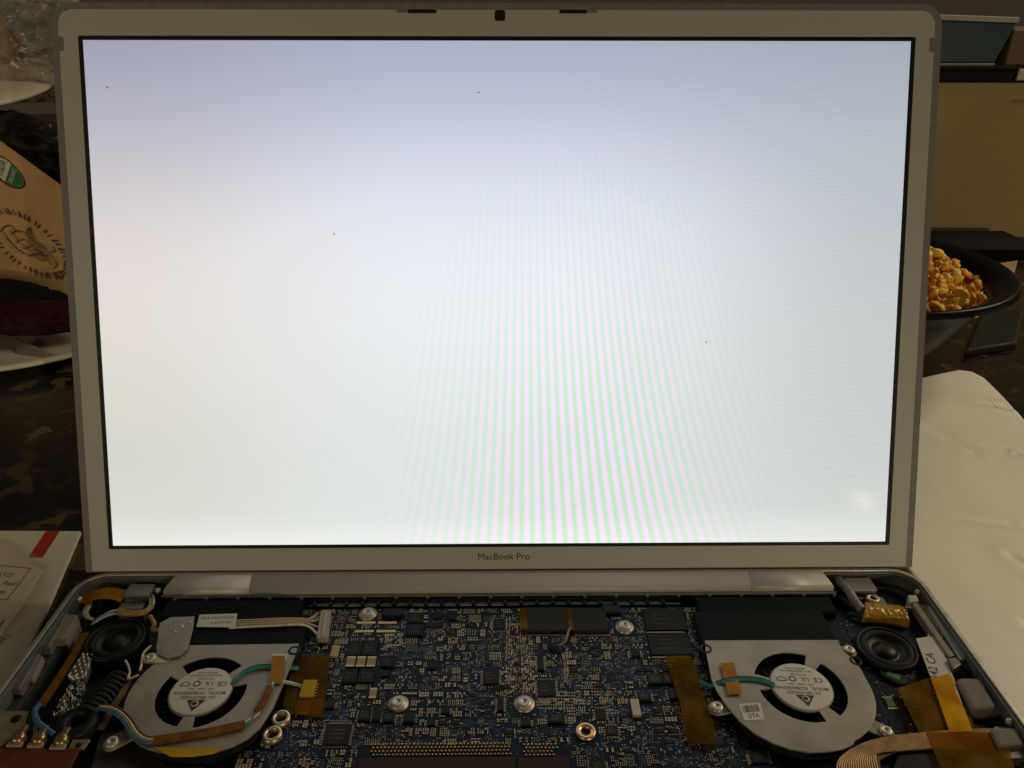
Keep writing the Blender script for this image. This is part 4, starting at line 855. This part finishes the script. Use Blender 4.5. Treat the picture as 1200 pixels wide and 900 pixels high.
prism('black_bracket', quad_at(((1052, 884), (1098, 880), (1105, 905), (1045, 905)), -6), -8.8, -6.2, CHIP, FX, .4)

# ------------------------------------------------------------------ things round the laptop
# white foam sheet on the right
FSM = mat('white_foam_sheet', (0.86, 0.83, 0.75), 0.5, 0, 0.04, 14, 0.25, 150)
fs = [(203, -290), (292, -290), (363, 200), (367, 232), (364, 243), (356, 246.5), (346, 243.5), (203, 190)]
bm = bmesh.new(); nr = 60; ring0 = []
per = [Vector((x, y)) for x, y in fs]; dense = []
for i in range(len(per)):
    a_, b_ = per[i], per[(i+1) % len(per)]; n_ = max(1, int((b_-a_).length/8))
    dense += [a_.lerp(b_, k/n_) for k in range(n_)]
cen = Vector((282, 30)); rows = []
def foam_z(p, edge):
    z = 0.6*noise.noise(Vector((p.x*.018, p.y*.018, 1)))+0.12*noise.noise(Vector((p.x*.07, p.y*.05, 4)))
    for (x0, y0, x1, y1, dpt) in ((300, 205, 372, 175, 1.1), (255, 150, 330, 120, .7), (268, 215, 300, 120, .5), (225, 60, 290, 40, .4), (262, 20, 275, -20, .5), (240, -30, 275, -70, .5)):
        A, B = Vector((x0, y0)), Vector((x1, y1)); t = min(max((p-A).dot(B-A)/(B-A).length_squared, 0), 1); dd = (p-A.lerp(B, t)).length
        z += -1.4*dpt*math.exp(-(dd/1.8)**2)+0.5*dpt*math.exp(-((dd-6)/4)**2)
    return -12.8+z-3.0*max(0, 1-edge/2.2)**2
NR = 46
for k in range(NR+1):
    f = 1-(k/NR)**1.25 if k else 1
    rows.append([bm.verts.new((*(cen+(p-cen)*max(f, .004)), foam_z(cen+(p-cen)*f, (p-cen).length*(1-f)))) for p in dense])
low = [bm.verts.new((p.x, p.y, ZC+.2)) for p in dense]; rows.insert(0, low)
for A, B in zip(rows, rows[1:]):
    for k in range(len(dense)): fc = bm.faces.new((A[k], A[(k+1) % len(dense)], B[(k+1) % len(dense)], B[k])); fc.smooth = True
bm.faces.new(rows[-1]); bmesh.ops.recalc_face_normals(bm, faces=bm.faces[:])
o = finish('foam_sheet', bm, FSM, None)
tag(o, 'white rounded foam sheet lying on the counter right of the laptop', 'foam sheet')

# mailing envelope and label pouch on the left
EM = mat('white_card', (0.55, 0.52, 0.44), 0.55, 0, 0.06, 30, 0.3, 120); RED = mat('red_print', (0.36, 0.03, 0.02), 0.55, 0, .12, 200)
ENV = empty('mailing_envelope', (-290, -60, ZC)); tag(ENV, 'white cardboard mailing envelope with red stripe, left of the laptop', 'envelope')
ze = ZC+2.6
prism('envelope_card', quad_at(((-120, 621), (95, 622), (58, 708), (30, 768), (-20, 850), (-260, 850)), ze), ZC+0.3, ze, EM, ENV, 0.5)
prism('red_stripe', quad_at(((54, 622.5), (70, 622.5), (50, 653.5), (33, 653.5)), ze), ze+0.02, ze+0.08, RED, ENV)
PCH = empty('label_pouch', (-290, -60, ze+0.2)); tag(PCH, 'clear pouch with printed postage slip lying on the mailing envelope', 'pouch')
zp = ze+1.4
prism('slip', quad_at(((-120, 634), (0, 634), (49, 668), (24, 712), (0, 744), (-30, 800), (-200, 800)), zp), zp-0.7, zp, mat('slip_paper', (0.62, 0.58, 0.48), 0.55, 0, .06, 40, .3, 150), PCH, 0.1)
prism('pouch_film', quad_at(((-120, 628), (6, 630), (60, 660), (60, 686), (20, 752), (-40, 860), (-220, 860)), zp+0.8), zp+0.5, zp+0.7, FILM, PCH)
fq = [at(x, y, zp+0.1) for x, y in ((-30, 660), (36, 666), (8, 703), (-60, 700))]
for a, b_ in ((0, 1), (1, 2), (2, 3)): 
    d = (fq[b_]-fq[a]).normalized(); n_ = Vector((-d.y, d.x, 0))*0.22
    prism('box_rule', [tuple((p)[:2]) for p in (fq[a]-n_, fq[b_]-n_, fq[b_]+n_, fq[a]+n_)], zp+0.04, zp+0.09, INK, PCH)
for s_, x, y in (('STD', 15.5, 674), ('e Paid', 19.5, 684), ('es', 6.5, 693.5)):
    p = at(x, y, zp+.1); fr = rotframe((p.x, p.y), -2, zp+.12); text('slip_print', s_, fr, 4.2, INK, PCH, align='RIGHT', lift=0)
p = at(6, 746, zp+.1); text('slip_print', 'us.', rotframe((p.x, p.y), 62, zp+.12), 6.0, INKB, PCH)
p0 = at(-6, 742, zp+.1); p1 = at(5, 726, zp+.1); d = (p1-p0).normalized(); n_ = Vector((-d.y, d.x, 0))*.5
prism('red_rule', [tuple(p[:2]) for p in (p0-n_, p1-n_, p1+n_, p0+n_)], zp+.04, zp+.09, RED, PCH)

# paper plate on the left
PLW = mat('white_plate', (0.55, 0.50, 0.40), 0.5, 0, .05, 20, .3, 80)
pc = (-428, 362, ZC)
o = lathe('paper_plate', [(0, 1.0), (92, 1.0), (104, 4), (118, 12), (127, 15), (132, 14.6), (133, 12.5), (128, 10.5), (118, 7.0), (104, 0.8), (92, 0.1), (0, 0.1)], pc, PLW, None, 72)
tag(o, 'white plate with raised rim, below the brown paper bag and magenta wrapper', 'plate')
def crumple(name, c, size, seed, m_, label=None, cat=None, amp=0.28, sub=6, parent=None, flat=0.0):
    bm = bmesh.new(); bmesh.ops.create_icosphere(bm, subdivisions=sub, radius=1)
    for v in bm.verts:
        n_ = v.co.normalized(); q_ = n_*2.2+Vector((seed, 0, 0)); f = 1+amp*(0.7*noise.noise(q_) - 0.8*abs(noise.noise(q_*2.1+Vector((0, seed, 0)))) - 0.45*abs(noise.noise(q_*4.3)) - 0.2*abs(noise.noise(q_*8.7))) + amp*0.35
        v.co = Vector((c[0]+n_.x*size[0]*f, c[1]+n_.y*size[1]*f, max(c[2]+n_.z*size[2]*f, c[2]-size[2]*0.92)))
    o = finish(name, bm, m_, parent, 0, smooth=True)
    if label: tag(o, label, cat)
    return o
p = atY(38, 392, 330)
crumple('snack_wrapper', (p.x+6, 330, 0), (56, 22, 14), 3.3, mat('magenta_wrapper', (0.030, 0.002, 0.013), 0.6, 0, .4, 40, spec=.25), 'dark magenta crumpled wrapper lying on the white plate', 'wrapper', 0.16)
p = atY(10, 372, 370)
crumple('dark_pouch', (p.x-30, 358, 3), (100, 22, 22), 7.7, mat('dark_brown_pouch', (0.008, 0.005, 0.004), 0.75, 0, .4, 40, spec=.2), 'dark brown crumpled pouch between brown bag and plate', 'pouch', 0.14)
q = [atY(x, y, Y) for x, y, Y in ((17, 396, 315), (66, 418, 290), (64, 424, 284), (22, 430, 284))]
bm = bmesh.new(); vs = [bm.verts.new(v) for v in q]; vs2 = [bm.verts.new(v+Vector((0, 2.5, -1.0))) for v in q]
bm.faces.new(vs); bm.faces.new(vs2[::-1])
for k in range(4): bm.faces.new((vs[k], vs[(k+1) % 4], vs2[(k+1) % 4], vs2[k]))
bmesh.ops.recalc_face_normals(bm, faces=bm.faces[:])
tag(finish('folded_napkin', bm, mat('grey_paper', (0.20, 0.19, 0.15), .7, 0, .1, 60), None, .3), 'small grey folded paper tucked on the plate by magenta wrapper', 'napkin')

# brown paper bag leaning on the left
KR = mat('kraft_paper', (0.40, 0.25, 0.11), 0.65, 0, 0.12, 40, 0.5, 250)
BAG = empty('paper_bag', atY(0, 345, 400)); tag(BAG, 'brown paper bag with round green seal and stamped emblem, leaning at left', 'bag')
c00, c10, c11, c01 = atY(-110, 296, 400), atY(92, 369, 392), atY(92, 232, 470), atY(-110, 84, 500)
nrm = (c10-c00).cross(c01-c00).normalized()
if nrm.y > 0: nrm = -nrm
def bagp(s, t, off=0.0):
    p = c00.lerp(c10, s).lerp(c01.lerp(c11, s), t)
    bulge = 15*(math.sin(math.pi*min(max(s, 0), 1))*math.sin(math.pi*min(max(t, 0), 1)))**0.6 if 0 < s < 1 and 0 < t < 1 else 0
    wr = 1.6*noise.noise(Vector((s*5, t*5, 1)))*(1 if 0.02 < s < .98 else 0)
    return p + nrm*(bulge + wr + off)
bm = bmesh.new(); NX, NY = 36, 36; G = [[bm.verts.new(bagp(i/NX, j/NY)) for i in range(NX+1)] for j in range(NY+1)]
H_ = [[bm.verts.new(c00.lerp(c10, i/NX).lerp(c01.lerp(c11, i/NX), j/NY) - nrm*(2+34*(math.sin(math.pi*i/NX)*math.sin(math.pi*j/NY))**0.5)) for i in range(NX+1)] for j in range(NY+1)]
for j in range(NY):
    for i in range(NX):
        f = bm.faces.new((G[j][i], G[j][i+1], G[j+1][i+1], G[j+1][i])); f.smooth = True
        f = bm.faces.new((H_[j][i], H_[j+1][i], H_[j+1][i+1], H_[j][i+1])); f.smooth = True
for i in range(NX): bm.faces.new((G[0][i], H_[0][i], H_[0][i+1], G[0][i+1])); bm.faces.new((G[NY][i], G[NY][i+1], H_[NY][i+1], H_[NY][i]))
for j in range(NY): bm.faces.new((G[j][0], G[j+1][0], H_[j+1][0], H_[j][0])); bm.faces.new((G[j][NX], H_[j][NX], H_[j+1][NX], G[j+1][NX]))
bmesh.ops.recalc_face_normals(bm, faces=bm.faces[:]); finish('bag_body', bm, KR, BAG)
# the pressed bottom seam
bm = bmesh.new()
lo = [bagp(k/30, 0.005, 2.2) for k in range(31)]; hi = [bagp(k/30, 0.075, 1.2) for k in range(31)]
va = [bm.verts.new(v) for v in lo]; vb = [bm.verts.new(v) for v in hi]; vc = [bm.verts.new(v-nrm*3) for v in hi]; vd = [bm.verts.new(v-nrm*3) for v in lo]
for k in range(30):
    for A, B in ((va, vb), (vb, vc), (vc, vd), (vd, va)): bm.faces.new((A[k], A[k+1], B[k+1], B[k]))
bmesh.ops.recalc_face_normals(bm, faces=bm.faces[:]); finish('bottom_seam', bm, mat('kraft_seam', (0.40, 0.26, 0.12), .6, 0, .1, 60, .3, 200), BAG)
# find where a picture point meets the bag face
def bag_st(px, py):
    d = ray(px, py); s, t = 0.5, 0.5
    for _ in range(30):
        p = bagp(s, t); k = ((p-CAM).dot(nrm))/d.dot(nrm); h = CAM+d*k - p
        es, et = bagp(min(s+.01, .999), t)-bagp(max(s-.01, .001), t), bagp(s, min(t+.01, .999))-bagp(s, max(t-.01, .001))
        s += 0.6*h.dot(es)/es.length_squared*.02; t += 0.6*h.dot(et)/et.length_squared*.02
        s = min(max(s, .01), .99); t = min(max(t, .01), .99)
    return s, t
SX, SY = (c10-c00).length, (c01-c00).length
def bagframe(px, py, ang, off=0.6):
    s0, t0 = bag_st(px, py); ca, sa = math.cos(math.radians(ang)), math.sin(math.radians(ang))
    return lambda a, b, h: bagp(s0+(a*ca-b*sa)/SX, t0+(a*sa+b*ca)/SY, off+h)
def flat(name, pts, fr, m_, parent, h=0.0):
    bm = bmesh.new(); vs = [bm.verts.new(fr(x, y, h)) for x, y in pts]; vs2 = [bm.verts.new(fr(x, y, h-0.25)) for x, y in pts]; n = len(vs)
    bm.faces.new(vs); bm.faces.new(vs2[::-1])
    for k in range(n): bm.faces.new((vs[k], vs[(k+1) % n], vs2[(k+1) % n], vs2[k]))
    bmesh.ops.recalc_face_normals(bm, faces=bm.faces[:]); return finish(name, bm, m_, parent)
sf = bagframe(9, 202, 82)
GRN = mat('green_print', (0.02, 0.12, 0.04), .5, 0, .1, 200); MAR = mat('maroon_print', (0.05, 0.008, 0.01), .5)
SEAL = flat('organic_seal', circ(0, 0, 16.3, 40), sf, MAR, BAG, 0.4); flat('seal_face', circ(0, 0, 14.6, 40), sf, WHITE, SEAL, 0.7)
flat('seal_field', [(14.4*math.cos(math.radians(a)), 14.4*math.sin(math.radians(a))) for a in range(185, 356, 10)], sf, GRN, SEAL, 1.0)
text('seal_print', 'USDA', lambda a, b, h: sf(a, b+4.9, h), 8.4, GRN, SEAL, lift=1.1); text('seal_print', 'ORGANIC', lambda a, b, h: sf(a, b-5.2, h), 5.2, WHITE, SEAL, lift=1.2)
ef0 = bagframe(35, 286, 0, 0.8); ef = lambda a, b, h: ef0(a*1.25, b*1.25, h); random.seed(9)
EMB = empty('stamped_emblem', ef(0, 0, 0), BAG)
BRI = mat('brown_stamp_ink', (0.06, 0.035, 0.018), .6)
for k in range(44):
    a = 2*math.pi*k/44+random.uniform(-.03, .03); r0, r1 = 24+random.uniform(-.5, .5), 29+random.uniform(-.8, .8); wd = random.uniform(.5, 1.1)
    ca, sa = math.cos(a), math.sin(a)
    flat('emblem_tick', [(r0*ca-wd*sa, r0*sa+wd*ca), (r0*ca+wd*sa, r0*sa-wd*ca), (r1*ca+wd*.4*sa, r1*sa-wd*.4*ca), (r1*ca-wd*.4*sa, r1*sa+wd*.4*ca)], ef, BRI, EMB)
def stroke(pts, wd=0.45):
    Q = smooth_path([Vector((x, y, 0)) for x, y in pts], 5); L_, R_ = [], []
    for i, p in enumerate(Q):
        d = (Q[min(i+1, len(Q)-1)]-Q[max(i-1, 0)]).normalized(); n_ = Vector((-d.y, d.x, 0))*wd; L_.append(((p+n_).x, (p+n_).y)); R_.append(((p-n_).x, (p-n_).y))
    bm = bmesh.new(); a = [bm.verts.new(ef(x, y, .2)) for x, y in L_]; b = [bm.verts.new(ef(x, y, .2)) for x, y in R_]
    for i in range(len(a)-1): bm.faces.new((a[i], a[i+1], b[i+1], b[i]))
    finish('emblem_stroke', bm, BRI, EMB)
for s_ in ([(-20, -3), (-17, 5), (-12, 9), (-10, 5), (-12, 1)], [(-18, -2), (-13, -8), (-6, -12), (1, -11), (4, -7)], [(-10, 6), (-3, 9), (2, 4), (9, 4), (15, 0), (19, -6), (17, -12)], [(1, 18), (2, 12), (5, 7), (12, 5)], [(1, 18), (-1, 14), (0, 9), (3, 5)],
           [(15, 4), (18, 8), (16, 11)], [(-7, -2), (-3, 2), (1, -1), (-2, -5), (-6, -4)], [(4, -7), (10, -6), (16, -9)], [(3, -3), (9, -2), (14, -5)], [(-14, 3), (-9, -1), (-8, -6)], [(2, 1), (7, -4), (13, -2)], [(-5, -8), (0, -6), (5, -10), (11, -9)], [(-16, -6), (-10, -11), (-4, -13)], [(5, 2), (9, -1), (6, -5)]): stroke(s_)
tf = bagframe(70, 325, -72, .8); text('bag_print', 'R', tf, 11, BRI, BAG)

# top left: paper lid, orange pack and clear plastic
o = lathe('paper_plate', [(0, 6), (70, 3), (86, 0), (88, -3), (85, -6), (0, -4)], (atY(-35, 92, 620).x, 620, atY(0, 92, 620).z), PLW, None, 60); o.rotation_euler = (math.radians(13), math.radians(3), 0)
tag(o, 'white round paper plate resting on piled clear plastic, upper left', 'plate')
b0 = atY(-40, 50, 660)
crumple('orange_pack', (b0.x, 668, b0.z), (52, 26, 42), 5.1, mat('orange_pack_plastic', (0.30, 0.12, 0.02), .4, 0, .25, 25), 'orange plastic pack seen through clear film, top left corner', 'pack', .16)
def crumple_film(name, c, size, seed, label, amp=.35, m_=FILMB):
    return crumple(name, c, size, seed, m_, label, 'plastic film', amp, 6)
p = atY(40, 55, 640); crumple_film('plastic_bag', (p.x-10, 640, p.z), (95, 30, 62), 1.2, 'crumpled clear plastic bag behind the upper white paper plate')
p = atY(18, 128, 560)
DPL = mat('dark_glossy_film', (0.035, 0.029, 0.021), 0.3, 0, .4, 30)
crumple('plastic_tray_stack', (p.x-20, 585, p.z-80), (120, 38, 68), 8.8, DPL, 'dark shiny crumpled plastic pile under the upper white paper plate', 'plastic pile', .2)
crumple('dark_sack', (atY(20, 260, 620).x, 640, 30), (180, 60, 60), 4.4, mat('dark_sack_cloth', (0.016, 0.014, 0.012), .7, 0, .3, 20), 'dark sack standing behind the brown paper bag', 'sack', .2)

# right: cardboard box with black tray and blue package on it
CB = mat('cardboard', (0.40, 0.285, 0.145), 0.7, 0, 0.07, 25, 0.3, 120, aniso=(1, 1, 6))
BX = empty('cardboard_box', (640, 700, ZC)); tag(BX, 'plain cardboard box standing on the counter behind the bowl', 'box')
zt = atY(1150, 97, 662).z; x1 = 900
box('front_panel', 380, 660, x1, 664, ZC, zt, CB, BX, .5); box('box_body', 380.5, 664.1, x1-.5, 900, ZC, zt-.5, CB, BX, .5)
p = atY(1192, 118, 659.5); text('box_print', 'recy', lambda a, b, h: Vector((p.x+a, 659.6, p.z+b)), 9, mat('faded_print', (0.17, 0.11, 0.055), .7), BX)
TR = empty('black_tray', (640, 690, zt)); tag(TR, 'glossy black flat tray lying on top of the cardboard box', 'tray')
GB = mat('glossy_black', (0.012, 0.011, 0.010), 0.16, 0, .3, 60)
zt2 = atY(1150, 78, 655).z
box('tray_body', 370, 655, x1, 905, zt+0.4, zt2-4, GB, TR, 2.5); box('tray_edge', 370, 652, x1, 660, zt2-3.9, zt2, GB, TR, 1.6)
box('tray_end', atY(1192, 86, 650).x, 648, x1+5, 652, zt+3, zt2-2, SILV, TR, 1.5)
BP = empty('blue_package', (600, 690, zt2)); tag(BP, 'blue package with pale edges lying on the black tray', 'package')
zb1 = atY(1150, 74, 662).z; zb2 = atY(1150, 27, 662).z; xr = atY(1186, 50, 662).x
BLU = mat('blue_pack_print', (0.005, 0.032, 0.050), .45, 0, .35, 12, .3, 40)
prism('package_face', [(380, zb1), (xr-14, zb1), (xr, zb2), (380, zb2+6)], 0, 180, BLU, BP, 1.5, lambda a, b, h: Vector((a, 662+h, b)))
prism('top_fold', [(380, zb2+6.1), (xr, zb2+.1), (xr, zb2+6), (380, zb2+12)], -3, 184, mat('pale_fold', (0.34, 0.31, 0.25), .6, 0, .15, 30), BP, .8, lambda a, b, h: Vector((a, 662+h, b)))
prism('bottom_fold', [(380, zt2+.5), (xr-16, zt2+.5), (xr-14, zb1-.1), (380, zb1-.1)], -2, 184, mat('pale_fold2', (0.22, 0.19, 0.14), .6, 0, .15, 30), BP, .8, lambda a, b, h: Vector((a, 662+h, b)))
box('side_carton', xr+2, 668, x1, 800, zt2+.4, zb2-6, mat('brown_carton', (0.12, 0.075, 0.035), .6), None, 2)
tag(bpy.data.objects['side_carton'], 'brown carton on the black tray, right of the blue package', 'carton')

# black bowl of yellow pasta
BC_ = Vector((275, 292, ZC)); GLB = mat('black_bowl_plastic', (0.009, 0.009, 0.009), 0.3, 0, .2, 100, spec=0.5, ior=1.16)
RB_ = 84
bowl = lathe('bowl', [(0, 0.3), (52, 0.3), (56, 2), (82, 35), (98, 62), (101, 71), (113, 78.5), (116, 79), (117.3, 77), (116.3, 81), (114, 82), (103, 77), (97, 70), (92, 60), (76, 34), (52, 6), (0, 5)], BC_, GLB, None, 96)
tag(bowl, 'round black plastic bowl with wide rim behind the foam sheet', 'bowl')
FOOD = empty('pasta_heap', BC_+Vector((0, 0, 30))); tag(FOOD, 'heap of yellow cheesy pasta with red bits in the black bowl', 'food')
YEL = [mat('cheesy_pasta_%d' % k, c, .55, 0, .25, 120, .3, 300, spec=.35) for k, c in enumerate(((0.72, 0.38, 0.03), (0.78, 0.50, 0.09), (0.62, 0.26, 0.015), (0.74, 0.43, 0.045)))]
REDB = mat('red_meat', (0.28, 0.030, 0.010), .45, 0, .3, 200, spec=.25)
bmc = lathe_bm([(0, 97), (30, 93), (58, 84), (80, 74), (91, 64), (88, 50), (0, 30)], (0, 0, 0), 36)
for v in bmc.verts:
    v.co += Vector((BC_.x, BC_.y, BC_.z)) ; v.co += Vector((noise.noise(v.co*.05), noise.noise(v.co*.06+Vector((3, 0, 0))), noise.noise(v.co*.05+Vector((0, 7, 0)))))*5
finish('cheese_sauce', bmc, YEL[2], FOOD)
random.seed(21)
def elbow(k):
    bm = bmesh.new(); r = 6.0; pts = [Vector((r*math.cos(a), r*math.sin(a), 0)) for a in [math.radians(10+i*160/7) for i in range(8)]]
    tube_bm(pts, 3.9, bm, 9, 1)
    for v in bm.verts: v.co += Vector([noise.noise(v.co*.35+Vector((k*9, j*5, 0)))*2.2 for j in range(3)])
    bmesh.ops.recalc_face_normals(bm, faces=bm.faces[:]); me = bpy.data.meshes.new('pasta_elbow')
    for v in bm.verts: v.co *= S
    bm.to_mesh(me); bm.free(); me.materials.append(YEL[k % 4]); return me
EL = [elbow(k) for k in range(6)]
def heap(rr): return 101-33*(rr/96)**2
for k in range(300):
    a = random.uniform(-1.5, 1.3); rr = 94*math.sqrt(random.uniform(0.03, 1))
    p = BC_+Vector((rr*math.cos(a), rr*math.sin(a), heap(rr)-3+random.uniform(-2.5, 3)))
    o = place('pasta_elbow', random.choice(EL), p, FOOD); o.rotation_euler = [random.uniform(0, 6.28) for _ in range(3)]; s_ = random.uniform(.45, .9); o.scale = (s_, s_, s_)
for rr, a in ((86, -.42), (58, .30), (70, -.75), (64, -.1), (78, .05)):
    p = BC_+Vector((rr*math.cos(a), rr*math.sin(a), heap(rr)+1))
    bm = bmesh.new(); bmesh.ops.create_cube(bm, size=1)
    for v in bm.verts: v.co = p + Vector((v.co.x*8, v.co.y*7, v.co.z*6)) + Vector([random.uniform(-1.8, 1.8) for _ in range(3)])
    finish('red_bit', bm, REDB, FOOD, 2)
# things behind and beside the bowl
q = [at(x, y, ZC) for x, y in ((1128, 420), (1190, 410), (1198, 372), (1150, 366))]
TB = mat('frosted_tray', (0.016, 0.015, 0.012), .6, 0, .2, 60, ior=1.2)
o = prism('clear_tray', [tuple(v[:2]) for v in q], ZC+.3, ZC+7, TB, None, 2.5); tag(o, 'grey translucent low tray right of the black bowl', 'tray')
q = [at(x, y, ZC) for x, y in ((1165, 312), (1192, 308), (1188, 322), (1160, 330))]
o = prism('paper_scrap', [tuple(v[:2]) for v in q], ZC+.3, ZC+3, mat('cream_card', (0.32, 0.22, 0.13), .6), None, .5); tag(o, 'small cream card on the counter just behind the bowl rim', 'card')
box('dark_case', 420, 560, 620, 640, ZC+.2, ZC+14, mat('dark_case_plastic', (0.006, 0.0055, 0.005), .8, ior=1.2), None, 3)
tag(bpy.data.objects['dark_case'], 'flat black case on the counter between bowl and cardboard box', 'case')
